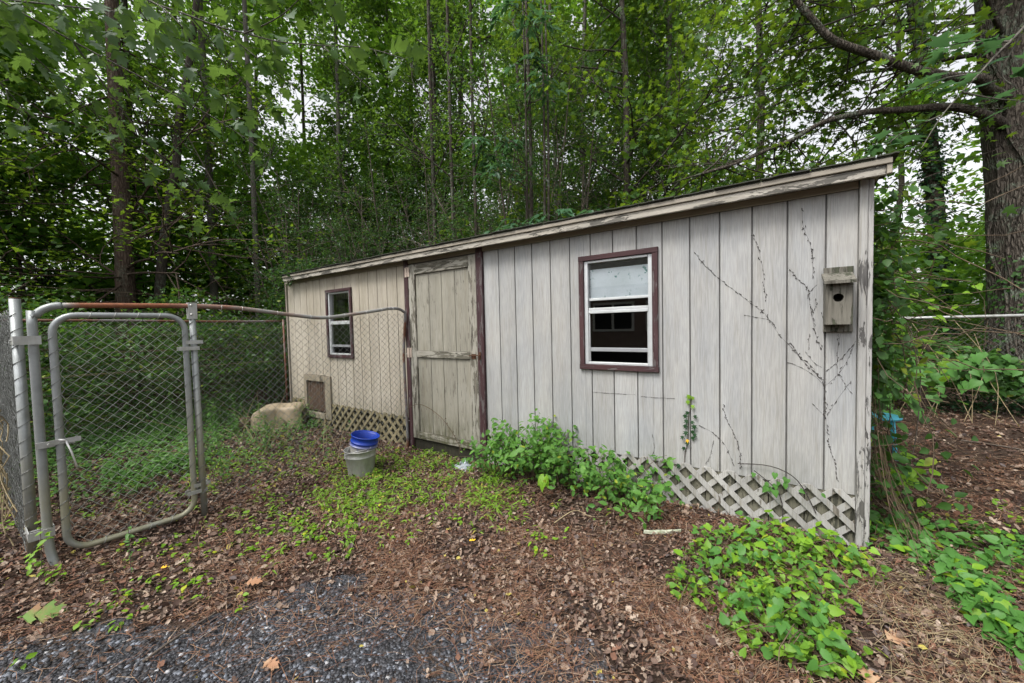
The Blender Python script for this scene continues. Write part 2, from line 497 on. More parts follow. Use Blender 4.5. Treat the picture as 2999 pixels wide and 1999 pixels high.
def smooth_pts(pts, n=8):
    P = [np.array(p, float) for p in pts]
    out = []
    for i in range(len(P)-1):
        p0 = P[max(i-1, 0)]; p1 = P[i]; p2 = P[i+1]; p3 = P[min(i+2, len(P)-1)]
        for j in range(n):
            t = j/n
            out.append(.5*((2*p1)+(-p0+p2)*t+(2*p0-5*p1+4*p2-p3)*t*t+(-p0+3*p1-3*p2+p3)*t**3))
    out.append(P[-1])
    return np.array(out)

def link(name, me, parent=None, base=None):
    o = bpy.data.objects.new(name, me)
    C.objects.link(o)
    if parent is not None:
        o.parent = parent
    if base is not None:
        o.location = base
    return o

def tag(o, label=None, cat=None, group=None, kind=None):
    for k, v in (('label', label), ('category', cat), ('group', group), ('kind', kind)):
        if v:
            o[k] = v
    return o

def thing(name, loc, label, cat, group=None, rz=0):
    o = bpy.data.objects.new(name, None)
    C.objects.link(o)
    o.location = loc
    o.rotation_euler = (0, 0, rz)
    o.empty_display_size = .1
    return tag(o, label, cat, group)

def part(name, mb, mat, root=None, label=None, smooth=False, origin=None):
    """mb in world coordinates; origin = world position of the parent (empties used unrotated)"""
    og = np.array(origin if origin is not None else (root['_w'] if root is not None and '_w' in root else (0, 0, 0)), float)
    me = bpy.data.meshes.new(name)
    V = [tuple(np.array(v)-og) for v in mb.v]
    me.from_pydata(V, [], mb.f)
    me.materials.append(mat)
    if smooth:
        me.polygons.foreach_set('use_smooth', [True]*len(me.polygons))
    me.update()
    o = link(name, me, root)
    if label:
        o['label'] = label
    return o

ORG = {}
def T(name, loc, label, cat, group=None):
    o = thing(name, loc, label, cat, group)
    ORG[o.name] = np.array(loc, float)
    return o
def Pt(name, mb, mat, root, label=None, smooth=False, sub=None):
    return part(name, mb, mat, sub if sub is not None else root, label, smooth, ORG[root.name])
def Pnp(name, V, F, mat, root, smooth=False, label=None, kind=None):
    me = mesh_np(name, np.asarray(V)-ORG[root.name], F, mat, smooth)
    o = link(name, me, root)
    if label: o['label'] = label
    if kind: o['kind'] = kind
    return o

# ---- leaf templates: (V, F) with base at origin, tip along +Y, F as triangles or quads
def fold(pts, lift):
    return [(x, y, abs(x)*lift) for x, y in pts]
def t_simple(asp=.5, lift=.25):
    V = np.array([(0, 0, 0), (asp*.5, .42, lift*asp*.5), (0, 1, -.08), (-asp*.5, .42, lift*asp*.5)])
    return V, np.array([(0, 1, 2), (0, 2, 3)])
def t_ovate(asp=.6, lift=.25, droop=.15):
    h = asp/2
    V = np.array([(0, 0, 0), (h*.85, .22, lift*h), (h, .5, lift*h-droop*.2), (h*.5, .8, lift*h*.5-droop*.6), (0, 1, -droop),
                  (-h*.5, .8, lift*h*.5-droop*.6), (-h, .5, lift*h-droop*.2), (-h*.85, .22, lift*h), (0, .5, -droop*.2)])
    return V, np.array([(0, 1, 8), (1, 2, 8), (2, 3, 8), (3, 4, 8), (4, 5, 8), (5, 6, 8), (6, 7, 8), (7, 0, 8)])
def t_heart(asp=.8, droop=.2):
    h = asp/2
    V = np.array([(0, .06, 0), (h*.55, -.05, .06), (h*.97, .14, .1), (h*.9, .42, .06), (h*.42, .75, -.04), (0, 1, -droop),
                  (-h*.42, .75, -.04), (-h*.9, .42, .06), (-h*.97, .14, .1), (-h*.55, -.05, .06), (0, .4, 0)])
    return V, np.array([(i, (i+1), 10) for i in range(9)]+[(9, 0, 10)])
def t_star():
    c = np.array((0, .32))
    pts = []
    angs = [-62, -4, 52, 90, 128, 184, 242]
    tips = [(38, .52), (66, .30)]
    V = [(0, 0, 0)]
    ring = [(-20, .46), (8, .22), (32, .60), (60, .26), (90, .68), (120, .26), (148, .60), (172, .22), (200, .46)]
    for a, r in ring:
        a = math.radians(a)
        V.append((c[0]+r*math.cos(a), c[1]+r*math.sin(a), -.10*r))
    V.append((c[0], c[1], .03))
    n = len(V)
    F = [(i, i+1, n-1) for i in range(n-2)]+[(n-2, 0, n-1)]
    return np.array(V), np.array(F)
def t_oak():
    """lobed oak leaf, pointed lobes"""
    R = [(.012, 0), (.05, .12), (.15, .19), (.24, .24), (.33, .34), (.24, .34), (.19, .39), (.17, .43), (.26, .48), (.40, .62), (.32, .60), (.33, .67), (.24, .62),
         (.18, .67), (.21, .73), (.31, .84), (.23, .82), (.22, .90), (.14, .85), (.09, .91), (.05, .98), (0, 1.05)]
    hz = lambda x, y: .22*abs(x)-.16*y*y
    V = [(x, y, hz(x, y)) for x, y in R] + [(-x, y, hz(x, y)) for x, y in R]
    mr = [max(0, y-.75*x) for x, y in R]
    mr = list(np.maximum.accumulate(mr))
    V += [(0, y, hz(0, y)) for y in mr]
    n = len(R)
    F = []
    for i in range(n-1):
        F.append((2*n+i, i, i+1, 2*n+i+1))
        F.append((n+i, 2*n+i, 2*n+i+1, n+i+1))
    return np.array(V, float), np.array(F)
def t_lance(asp=.2):
    h = asp/2
    V = np.array([(0, 0, 0), (h, .35, .06), (0, .4, .0), (-h, .35, .06), (0, 1, -.25)])
    return V, np.array([(0, 1, 2), (0, 2, 3), (1, 4, 2), (2, 4, 3)])
def t_curl(asp=.55, curl=.5):
    """dry leaf, curled"""
    h = asp/2
    V = np.array([(0, 0, 0), (h, .3, curl*.3), (h*1.1, .62, curl*.25), (0, 1, curl*.2), (-h*1.1, .6, curl*.4), (-h*.9, .28, curl*.2), (0, .45, -curl*.08)])
    return V, np.array([(0, 1, 6), (1, 2, 6), (2, 3, 6), (3, 4, 6), (4, 5, 6), (5, 0, 6)])
def t_curl2(w=.8):
    """dry oak leaf, ragged"""
    V = np.array([(0, 0, 0), (.1, .15, .03), (.30, .22, .14), (.12, .38, .03), (.38, .55, .2), (.12, .6, .02), (.22, .82, .1), (0, 1, .16),
                  (-.2, .84, .05), (-.1, .6, 0), (-.36, .5, .12), (-.12, .36, .02), (-.26, .2, .12), (0, .5, -.05)])
    V = V*np.array((w, 1, 1))
    return V, np.array([(i, i+1, 13) for i in range(12)]+[(12, 0, 13)])

def scatter(tmpl, P, N, size, yaw=None, rg=nr):
    """leaves: P positions (n,3), N normals (n,3), size (n,), random yaw about normal unless given (unit dirs)"""
    TV, TF = tmpl
    n = len(P)
    N = N/(np.linalg.norm(N, axis=1, keepdims=True)+1e-9)
    if yaw is None:
        D = rg.normal(size=(n, 3))
    else:
        D = yaw
    Y = D - (D*N).sum(1, keepdims=True)*N
    Y /= np.linalg.norm(Y, axis=1, keepdims=True)+1e-9
    X = np.cross(Y, N)
    size = np.broadcast_to(np.asarray(size, float), (n,))
    V = P[:, None, :] + size[:, None, None]*(X[:, None, :]*TV[None, :, 0, None] + Y[:, None, :]*TV[None, :, 1, None] + N[:, None, :]*TV[None, :, 2, None])
    F = TF[None] + (np.arange(n)*len(TV))[:, None, None]
    return V.reshape(-1, 3), F.reshape(-1, TF.shape[1])

def up_normals(n, spread=.6, rg=nr):
    N = rg.normal(size=(n, 3))*spread
    N[:, 2] += 1
    return N

# ------------------------------------------------------------------ the ground
GB = np.array([(-9, -9.0), (-2.2, -4.0), (-0.883, -3.157), (-0.545, -2.859), (-0.17, -2.586), (-0.072, -2.296), (0.173, -1.98), (0.478, -1.84), (0.884, -1.72), (1.248, -1.62), (1.495, -1.6), (1.73, -1.64), (1.9, -1.75), (2.6, -2.2), (9, -5)])
def sstep(a, b, x):
    t = np.clip((x-a)/(b-a), 0, 1)
    return t*t*(3-2*t)
_w = nr.uniform(0, 6.28, 24)
def bumps(x, y):
    return .010*np.sin(3.1*x+_w[0]+1.3*np.sin(2.2*y))+.008*np.sin(4.3*y+_w[1]+1.1*np.sin(2.9*x))+.006*np.sin(9.7*x+5.1*y+_w[2])+.004*np.sin(15*y-9*x+_w[3])
def gh(x, y):
    x = np.asarray(x, float); y = np.asarray(y, float)
    near = sstep(-1.0, -0.05, y)*sstep(-.6, .9, x)*sstep(9, 4, x)
    z = .055*near + bumps(x, y)
    z = z + .16*sstep(1.5, 6, y)
    z = z + .10*sstep(-5.5, -9, x)
    return z
def dens(a, b, fine0, fine1, step, grow):
    xs = list(np.arange(fine0, fine1+1e-6, step))
    x, s = fine1, step
    while x < b:
        s *= grow; x += s; xs.append(min(x, b))
    x, s = fine0, step
    while x > a:
        s *= grow; x -= s; xs.insert(0, max(x, a))
    return np.array(xs)
gx = dens(-110, 110, -5.0, 4.6, .06, 1.18)
gy = dens(-110, 110, -3.6, 2.2, .06, 1.18)
GX, GY = np.meshgrid(gx, gy, indexing='ij')
GV = np.stack([GX, GY, gh(GX, GY)], -1).reshape(-1, 3)
i_ = np.arange(len(gx)*len(gy)).reshape(len(gx), len(gy))
GF = np.stack([i_[:-1, :-1], i_[1:, :-1], i_[1:, 1:], i_[:-1, 1:]], -1).reshape(-1, 4)
tag(link('ground', mesh_np('ground', GV, GF, M_GROUND, True)), 'brown forest floor of soil and leaf mould', kind='structure')

def gravel_edge(x):
    return np.interp(x, GB[:, 0], GB[:, 1]) + .05*np.sin(9*x)+.035*np.sin(23*x+1)
# crushed asphalt drive: a sheet lying 4 mm over the ground
dx = np.arange(-2.6, 4.0, .06)
rows = []
DV, DF = [], []
nrow = 26
for i, x in enumerate(dx):
    e = gravel_edge(x)
    for j in range(nrow):
        y = e - (j/(nrow-1))**1.3*(e+5.2) if e > -5.2 else -5.2 - j*.001
        DV.append((x, y, 0))
DV = np.array(DV)
DV[:, 2] = gh(DV[:, 0], DV[:, 1])+.004
k_ = np.arange(len(dx)*nrow).reshape(len(dx), nrow)
DF = np.stack([k_[:-1, :-1], k_[:-1, 1:], k_[1:, 1:], k_[1:, :-1]], -1).reshape(-1, 4)
tag(link('gravel_drive', mesh_np('gravel_drive', DV, DF, M_DRIVE, True)), 'edge of the dark crushed asphalt drive', kind='structure')

# ------------------------------------------------------------------ the shed
G = .2032
XL, XR = -4.52, 2.865
shed = T('shed', (-.83, 1.2, 0), 'long low wooden shed with pale vertical siding, lattice skirt and dark roof edge', 'shed')
def sp(name, mb, mat, label=None, smooth=False, sub=None):
    return Pt(name, mb, mat, shed, label, smooth, sub)
DEPTH = 2.45
# window / hatch / door openings in the wall
WR = (.955, 1.55, 1.16, 2.085)
WL = (-3.228, -2.655, 1.155, 2.09)
HT = (-3.93, -3.385, .22, .72)
DR = (-1.385, -.28, .03, 2.30)
def wall_cuts(x0, x1, z0, z1, cuts):
    """rectangles of the strip x0..x1, z0..z1 left after the cuts"""
    rects = [(x0, x1, z0, z1)]
    for a, b, c, d in cuts:
        out = []
        for (u0, u1, w0, w1) in rects:
            if b <= u0 or a >= u1 or d <= w0 or c >= w1:
                out.append((u0, u1, w0, w1)); continue
            if a > u0: out.append((u0, a, w0, w1))
            if b < u1: out.append((b, u1, w0, w1))
            m0, m1 = max(u0, a), min(u1, b)
            if c > w0: out.append((m0, m1, w0, c))
            if d < w1: out.append((m0, m1, d, w1))
        rects = out
    return rects
cuts = [WR, WL, HT, DR]
mb = MB()
for r in wall_cuts(XL, XR, .34, 2.36, cuts):
    mb.box(r[0], r[1], .013, .03, r[2], r[3])
sp('wall', mb, M_GROOVE)
mb = MB()
mb.box(XL, XL+.02, .031, DEPTH, .05, 2.36); mb.box(XR-.02, XR, .031, DEPTH, .05, 2.2)
mb.box(XL+.021, XR-.021, DEPTH-.02, DEPTH, .05, 2.1)
mb.box(XL+.021, XR-.021, .04, DEPTH-.021, .10, .13)
sp('wall', mb, P_SKIRT, 'plain side and rear walls')
for n in range(-22, 15):
    a, b = n*G+.0045, (n+1)*G-.0045
    x0 = max(a, XL+.03); x1 = min(b, 2.797)
    if x1-x0 < .02 or (x0 > -1.46 and x1 < -.2):
        continue
    if x0 < -1.455 < x1: x1 = -1.455
    if x0 < -.2 < x1: x0 = -.199
    rs = wall_cuts(x0, x1, .375, 2.325, [WR, WL, HT])
    if x1-x0 < .01: continue
    yj = rnd.uniform(0, .0012)
    for r in rs:
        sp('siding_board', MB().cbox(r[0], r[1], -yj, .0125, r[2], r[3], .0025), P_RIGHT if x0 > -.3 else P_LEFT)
# skirt sheets behind the lattice
mb = MB()
for x in np.arange(1.32, 2.79, G):
    mb.box(x+.003, min(x+G-.003, 2.80), .006, .012, .03, .374)
sp('skirt_sheet', mb, P_SKIRT)
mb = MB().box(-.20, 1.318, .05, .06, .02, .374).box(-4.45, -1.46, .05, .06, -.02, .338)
sp('skirt_sheet', mb, P_SHADE_SILL, 'dark sheets put in for the shade of the open crawl space')  # dark sheets stand for shade where the crawl space is open
# frieze, trims
for a, b, mt in ((XL+.02, -1.456, P_FAS), (-1.378, -.287, P_FAS), (-.199, 2.795, P_FAS)):
    sp('frieze_board', MB().cbox(a, b, -.022, -.0022, 2.326, 2.372), mt)
sp('corner_trim', MB().cbox(2.799, 2.838, -.030, .028, .045, 2.370), P_TRIM)
sp('corner_trim', MB().cbox(2.8395, 2.866, -.020, .06, .02, 2.368), P_TRIM)
sp('corner_trim', MB().cbox(XL, XL+.028, -.018, .02, .3, 2.370), P_FAS)
sp('corner_trim', MB().cbox(XL-.03, XL-.002, -.012, .08, .3, 2.370), P_MAROON)
# eave: soffit, fascia boards, roof deck, shingles
EY = -.13
sp('soffit', MB().box(-4.33, 2.89, EY+.021, .10, 2.374, 2.386), P_FAS)
sp('fascia_board', MB().cbox(-4.34, 2.897, EY, EY+.02, 2.350, 2.4065, .004), P_FASPEEL, 'weathered lower fascia board with peeling paint')
sp('fascia_board', MB().cbox(-4.345, 2.922, EY-.014, EY+.019, 2.408, 2.440, .003), P_FAS)
sp('fascia_board', MB().cbox(2.899, 2.923, EY-.006, EY+.019, 2.352, 2.4065, .003), P_FAS, 'short fascia return at the shed corner')
mb = MB()
slope = -.13
mb.add([(-4.36, EY-.012, 2.441), (2.915, EY-.012, 2.441), (2.915, DEPTH+.2, 2.441+slope*(DEPTH+.3)), (-4.36, DEPTH+.2, 2.441+slope*(DEPTH+.3)),
        (-4.36, EY-.012, 2.452), (2.915, EY-.012, 2.452), (2.915, DEPTH+.2, 2.452+slope*(DEPTH+.3)), (-4.36, DEPTH+.2, 2.452+slope*(DEPTH+.3))],
       [(0, 3, 2, 1), (4, 5, 6, 7), (0, 1, 5, 4), (1, 2, 6, 5), (2, 3, 7, 6), (3, 0, 4, 7)])
roof = sp('roof', mb, M_SHINGLE)
for row in range(2):
    x = -4.38 - row*.1
    while x < 2.93:
        w = rnd.uniform(.26, .32)
        x1 = min(x+w-.006, 2.948)
        y0 = EY-.030+rnd.uniform(-.006, .006) + row*.14
        zt = 2.4535 + row*.006 + slope*(y0-EY)
        dz = rnd.uniform(-.0015, .003)
        mb = MB()
        nseg = 5
        yy1 = y0+.22
        vs, fs = [], []
        for q in range(nseg+1):
            xx = max(x, -4.39)+(x1-max(x, -4.39))*q/nseg
            sag = rnd.uniform(-.003, .003)
            for (yy, zz) in ((y0+rnd.uniform(-.003, .003), sag+dz-.004), (yy1, 0)):
                zb_ = zt+slope*(yy-y0)+zz
                vs += [(xx, yy, zb_), (xx, yy, zb_+.007)]
        for q in range(nseg):
            o = q*4
            fs += [(o+1, o+5, o+7, o+3), (o, o+2, o+6, o+4), (o, o+4, o+5, o+1), (o+2, o+3, o+7, o+6)]
        fs += [(0, 1, 3, 2), (nseg*4, nseg*4+2, nseg*4+3, nseg*4+1)]
        mb.add(vs, fs)
        Pt('shingle', mb, M_SHINGLE, shed, sub=roof)
        x += w
# lattice skirts
def clip(poly, x0, x1, z0, z1):
    for (ax, lim, sgn) in ((0, x0, 1), (0, x1, -1), (1, z0, 1), (1, z1, -1)):
        out = []
        for i in range(len(poly)):
            p, q = poly[i], poly[(i+1) % len(poly)]
            ip, iq = sgn*(p[ax]-lim) >= 0, sgn*(q[ax]-lim) >= 0
            if ip: out.append(p)
            if ip != iq:
                t = (lim-p[ax])/(q[ax]-p[ax])
                out.append((p[0]+(q[0]-p[0])*t, p[1]+(q[1]-p[1])*t))
        poly = out
        if len(poly) < 3: return None
    return poly
def lattice(x0, x1, z0, z1, front, mat, off, bottom=None):
    for layer in (0, 1):
        sgn = front if layer == 0 else -front          # -1: falls to the right
        y0, y1 = (-.0260, -.0150) if layer == 0 else (-.0140, -.0030)
        x = x0-1+off
        while x < x1+1:
            w = .0525
            h = z1-z0
            xt, xb = x, x+(h if sgn < 0 else -h)
            poly = [(xt, z1), (xt+w, z1), (xb+w, z0), (xb, z0)]
            zb = z0 + rnd.uniform(0, .03)
            pl = clip(poly, x0, x1, zb, z1-(.0 if layer == 0 else .012))
            x += .152
            if pl:
                ar = abs(sum(pl[i][0]*pl[(i+1) % len(pl)][1]-pl[(i+1) % len(pl)][0]*pl[i][1] for i in range(len(pl))))/2
                if ar < .0006: continue
                j = rnd.uniform(-.001, .001)
                if sgn > 0 or True:
                    # orientation so the front face looks towards -Y
                    a2 = sum(pl[i][0]*pl[(i+1) % len(pl)][1]-pl[(i+1) % len(pl)][0]*pl[i][1] for i in range(len(pl)))
                    if a2 < 0: pl = pl[::-1]
                sp('lattice_strip', MB().prism(pl, y0+j, y1+j), mat)
lattice(-.19, 2.795, .03, .405, -1, P_LATT, .071)
lattice(-2.05, -1.49, -.03, .40, -1, P_LATT_L, .03)
lattice(-4.45, -4.012, -.03, .40, 1, P_LATT_L, .05)
lattice(-3.222, -2.06, -.03, .40, 1, P_LATT_L, .05)
lattice(-4.008, -3.226, -.03, .128, 1, P_LATT_L, .05)
# door frame and door
sp('door_post', MB().cbox(-1.455, -1.379, -.030, -.0022, .02, 2.372), P_MAROON)
sp('door_post', MB().cbox(-.286, -.200, -.032, -.0022, .02, 2.372), P_MAROON)
sp('door_sill', MB().cbox(-1.45, -.21, .004, .03, -.01, .128), P_SHADE_SILL)
door = sp('door', MB().box(-1.375, -.290, .002, .012, .145, 2.315), P_DOOR)
for i, (a, b) in enumerate(((-1.262, -1.040), (-1.034, -.832), (-.826, -.624), (-.618, -.412))):
    Pt('door_plank', MB().cbox(a, b, -.006, .0015, .235, 1.163), P_DOOR, shed, sub=door)
    Pt('door_plank', MB().cbox(a, b, -.006, .0015, 1.247, 2.182), P_DOOR, shed, sub=door)
Pt('door_stile', MB().cbox(-1.374, -1.268, -.026, .0015, .147, 2.305), P_DTRIM, shed, sub=door)
Pt('door_stile', MB().cbox(-.398, -.291, -.026, .0015, .147, 2.31), P_DTRIM, shed, sub=door)
Pt('door_rail', MB().cbox(-1.265, -.401, -.028, .0015, 2.184, 2.290), P_DTRIMX, shed, sub=door)
Pt('door_rail', MB().cbox(-1.265, -.401, -.028, .0015, 1.165, 1.245), P_DTRIMX, shed, sub=door)
Pt('door_rail', MB().cbox(-1.265, -.401, -.028, .0015, .147, .232), P_DTRIMX, shed, sub=door)
for z in (2.22, 1.22):
    Pt('hinge', MB().cbox(-1.43, -1.345, -.037, -.031, z-.06, z+.06).tube([(-1.385, -.041, z-.062), (-1.385, -.041, z+.062)], .007), M_HINGE, shed, sub=door)
mb = MB().box(-.375, -.315, -.033, -.0275, 1.17, 1.225).tube([(-.40, -.045, 1.205), (-.25, -.045, 1.215)], .006)
mb.box(-.262, -.238, -.040, -.0325, 1.17, 1.25).tube([(-.25, -.05, 1.22), (-.25, -.052, 1.165)], .008)
Pt('latch', mb, M_RUST, shed, sub=door)
# windows
def window(b, mat_c, mat_cx):
    x0, x1, z0, z1 = b
    c = .045
    fr = sp('window', MB().cbox(x0, x0+.035, -.008, .04, z0, z1).cbox(x1-.035, x1, -.008, .04, z0, z1)
            .cbox(x0+.036, x1-.036, -.008, .04, z1-.022, z1).cbox(x0+.036, x1-.036, -.010, .04, z0, z0+.022), M_ALU)
    Pt('casing', MB().cbox(x0-c, x0, -.028, -.003, z0-.001, z1), mat_c, shed, sub=fr)
    Pt('casing', MB().cbox(x1, x1+c, -.028, -.003, z0-.001, z1), mat_c, shed, sub=fr)
    Pt('casing', MB().cbox(x0-c-.002, x1+c+.002, -.029, -.003, z1+.001, z1+c), mat_cx, shed, sub=fr)
    Pt('casing', MB().cbox(x0-c-.002, x1+c+.004, -.029, -.003, z0-c, z0-.002), mat_cx, shed, sub=fr)
    xi0, xi1 = x0+.037, x1-.037
    zm = z0+.455
    mb = MB().cbox(xi0, xi1, -.006, .018, zm, zm+.026).cbox(xi0, xi1, -.002, .018, zm+.027, zm+.05)
    Pt('sash_bar', mb, M_ALU, shed, sub=fr)
    Pt('sash_bar', MB().cbox(xi0, xi1, .012, .026, zm+.115, zm+.138), M_ALU, shed, sub=fr)
    Pt('sash_bar', MB().cbox(xi0+.01, xi1, .008, .022, z0+.116, z0+.150), M_ALUD, shed, sub=fr)
    Pt('sash_stile', MB().cbox(xi0, xi0+.010, .0, .02, z0+.022, zm-.001), M_ALU, shed, sub=fr)
    Pt('sash_stile', MB().cbox(xi1-.008, xi1, .0, .02, z0+.022, zm-.001), M_ALU, shed, sub=fr)
    Pt('pane', MB().box(xi0, xi1, .028, .031, zm+.051, z1-.023), M_GLASS, shed, 'upper glass pane', sub=fr)
    Pt('pane', MB().box(xi0+.011, xi1-.009, .0125, .0155, z0+.156, zm-.002), M_GLASS, shed, 'lower glass pane', sub=fr)
    return fr, zm
fr, zm = window(WR, P_MAROON, P_MAROONX)
Pt('backing_sheet', MB().box(WR[0]+.04, WR[1]-.04, .036, .046, zm+.14, WR[3]-.075), M_WHITEB, shed, 'white spotted sheet behind the upper pane', sub=fr)
fr, zm = window(WL, P_MAROON, P_MAROONX)
# black sheet added inside the shed so the interior reads as shade
sp('interior_dark_sheet', MB().box(XL+.03, XR-.03, .9, .92, .135, 2.1), M_DARK)
# pet hatch
hx0, hx1, hz0, hz1 = HT
h = sp('pet_hatch', MB().cbox(hx0-.075, hx0, -.03, -.003, hz0-.08, hz1+.095).cbox(hx1, hx1+.155, -.03, -.003, hz0-.085, hz1+.09)
       .cbox(hx0+.001, hx1-.001, -.032, -.003, hz1, hz1+.1).cbox(hx0+.001, hx1-.001, -.05, -.003, hz0-.085, hz0), P_HATCH, 'framed low pet opening hung with brown flaps')
x = hx0+.005
while x < hx1-.02:
    w = rnd.uniform(.045, .08)
    mb = MB()
    k = rnd.uniform(-.012, .012)
    mb.add([(x, -.004, hz1), (x+w*.9, -.001, hz1), (x+w*.85+k, .006+k, hz0+.02), (x+k, -.012, hz0+rnd.uniform(.0, .04)),
            (x, .0, hz1), (x+w*.9, .004, hz1), (x+w*.85+k, .011+k, hz0+.02), (x+k, -.007, hz0+.02)],
           [(0, 1, 2, 3), (7, 6, 5, 4), (0, 3, 7, 4), (1, 5, 6, 2), (2, 6, 7, 3)])
    Pt('flap', mb, M_STRAP, shed, sub=h)
    x += w+rnd.uniform(.004, .02)

# ------------------------------------------------------------------ birdhouse
bh = T('birdhouse', (2.70, -.07, 1.44), 'weathered grey wooden birdhouse with round hole fixed near the right corner of the shed', 'birdhouse')
bx0, bx1 = 2.630, 2.757
n = 20
mb = MB()
cx, cz, r0 = 2.690, 1.648, .0255
ring = []
Y0, Y1 = -.135, -.122
outer = []
for i in range(n):
    a = 2*math.pi*i/n
    c_, s_ = math.cos(a), math.sin(a)
    hx = (bx1-cx if c_ > 0 else cx-bx0); hz = (1.742-cz if s_ > 0 else cz-1.482)
    t = min(hx/abs(c_) if abs(c_) > 1e-6 else 9, hz/abs(s_) if abs(s_) > 1e-6 else 9)
    outer.append((cx+c_*t, cz+s_*t))
    ring.append((cx+c_*r0*(1+.05*math.sin(3*a)), cz+s_*r0))
# include the four corners
cor = [(bx1, 1.742), (bx0, 1.742), (bx0, 1.482), (bx1, 1.482)]
for (qx, qz) in cor:
    i = min(range(n), key=lambda i: (outer[i][0]-qx)**2+(outer[i][1]-qz)**2)
    outer[i] = (qx, qz)
v = [(x, Y0, z) for x, z in outer]+[(x, Y0, z) for x, z in ring]+[(x, Y1, z) for x, z in ring]+[(x, Y1, z) for x, z in outer]
f = []
for i in range(n):
    j = (i+1) % n
    f += [(i, j, n+j, n+i), (n+i, n+j, 2*n+j, 2*n+i), (2*n+i, 2*n+j, 3*n+j, 3*n+i), (3*n+i, 3*n+j, j, i)]
mb.add(v, f)
Pt('front_board', mb, P_BARE, bh)
Pt('side_board', MB().box(bx0, bx0+.012, -.1215, -.027, 1.482, 1.742), P_BARE, bh)
Pt('side_board', MB().box(bx1-.012, bx1, -.1215, -.027, 1.482, 1.742), P_BARE, bh)
Pt('back_board', MB().cbox(2.630, 2.775, -.0265, -.003, 1.432, 1.848), P_BARE, bh)
Pt('floor_board', MB().box(bx0+.0125, bx1-.0125, -.1215, -.027, 1.484, 1.496), P_BARE, bh)
mb = MB()
mb.add([(2.618, -.185, 1.733), (2.768, -.185, 1.733), (2.768, -.028, 1.788), (2.618, -.028, 1.788), (2.618, -.185, 1.751), (2.768, -.185, 1.751), (2.768, -.028, 1.812), (2.618, -.028, 1.812)],
       [(0, 3, 2, 1), (4, 5, 6, 7), (0, 1, 5, 4), (1, 2, 6, 5), (2, 3, 7, 6), (3, 0, 4, 7)])
Pt('roof', mb, P_BARE, bh, 'sloping mossy lid')

# ------------------------------------------------------------------ dog kennel of chain link
ken = T('dog_kennel', (-3.1, -1.5, 0), 'chain link dog kennel with rounded galvanised pipe frames and a rusty top rail', 'kennel')
def kp(name, mb, mat, label=None, sub=None, smooth=True):
    return Pt(name, mb, mat, ken, label, smooth, sub)
def chainlink(A, B, z0, z1, sp_=.072, r=.0025, topfn=None, botfn=None, seed=0, xin=None, jit=.003):
    """zigzag wires woven side by side from A to B (xy), returned as arrays"""
    rg = np.random.default_rng(seed)
    A, B = np.array(A, float), np.array(B, float)
    L = np.linalg.norm(B-A); d = (B-A)/L; nrm = np.array([-d[1], d[0]])
    half = sp_/2
    nw = int(L/half)
    lst = []
    for i in range(nw+1):
        s0 = i*half
        for_sign = 1
        ztop, zbot = z1, z0
        if topfn: ztop = topfn(s0)
        if botfn: zbot = botfn(s0)
        if ztop-zbot < .1: continue
        m = int((ztop-zbot)/half)
        pts = []
        for j in range(m+1):
            s = s0+(half*.52 if (j+i) % 2 else -half*.52)
            s = min(max(s, .0), L)
            z = z1-j*half
            if z < zbot or z > ztop: continue
            off = (.003 if (j+i) % 2 else -.003)+rg.normal()*jit*.4
            p = A+d*s+nrm*off
            pts.append((p[0], p[1], z+rg.normal()*jit))
        if len(pts) < 3: continue
        lst.append((pts, r))
    return tubes_np(lst, 3)
PY0, PY2, PYW = -2.955, -2.12, -.055
def panelx(y): return -1.64+(y+2.93)*.08
# posts
mb = MB().tube([(-1.79, -2.985, 0-.05), (-1.79, -2.985, .6), (-1.785, -2.985, 1.775)], .026, 14)
kp('post', mb, M_GALV)
mb = MB().tube([(-1.79, -2.985, 1.7751), (-1.79, -2.985, 1.784)], .024, 14)
kp('post_cap', mb, M_RUST)
# front frame: jamb, curved corner, rusty rail sagging to the wall, down the wall
R_ = .13
pts = [(-1.60, -2.90, -.02), (-1.635, -2.925, .10), (-1.655, -2.93, .5), (-1.655, -2.93, 1.60)]
for a in (20, 45, 70, 90):
    a = math.radians(a)
    pts.append((-1.655+.008*a, -2.93+R_*(1-math.cos(a)), 1.60+R_*math.sin(a)))
jamb = kp('jamb', MB().tube(smooth_pts(pts, 3), .0235, 12), M_GALV)
pts = [(panelx(-2.80), -2.798, 1.73), (panelx(-2.5), -2.5, 1.738), (panelx(-2.12), -2.12, 1.745), (panelx(-1.8), -1.8, 1.735), (panelx(-1.3), -1.3, 1.672), (panelx(-1.05), -1.05, 1.655),
       (panelx(-.7), -.7, 1.700), (panelx(-.30), -.30, 1.765)]
kp('top_rail', MB().tube(smooth_pts(pts, 5), .0185, 12), M_RAIL)
pts = [(panelx(-.30), -.301, 1.765), (panelx(-.17), -.17, 1.768), (panelx(-.09), -.09, 1.735), (panelx(-.06), -.062, 1.67), (-1.47, -.055, 1.2), (-1.455, -.055, .5), (-1.45, -.055, -.03)]
kp('end_post', MB().tube(smooth_pts(pts, 4), .0175, 10), M_RAILOLD)
px2 = panelx(-2.12)
kp('post', MB().tube([(px2+.035, -2.12, -.03), (px2+.02, -2.12, .6), (px2, -2.12, 1.70)], .0225, 12), M_GALV)
kp('clamp', MB().box(px2-.026, px2+.026, -2.148, -2.092, 1.64, 1.772), M_BUCKET, smooth=False)
mb = MB()
for z in (1.75, 1.675): mb.tube([(px2+.02, -2.128, z), (px2+.036, -2.134, z)], .008, 8)
kp('bolt', mb, M_TIE)
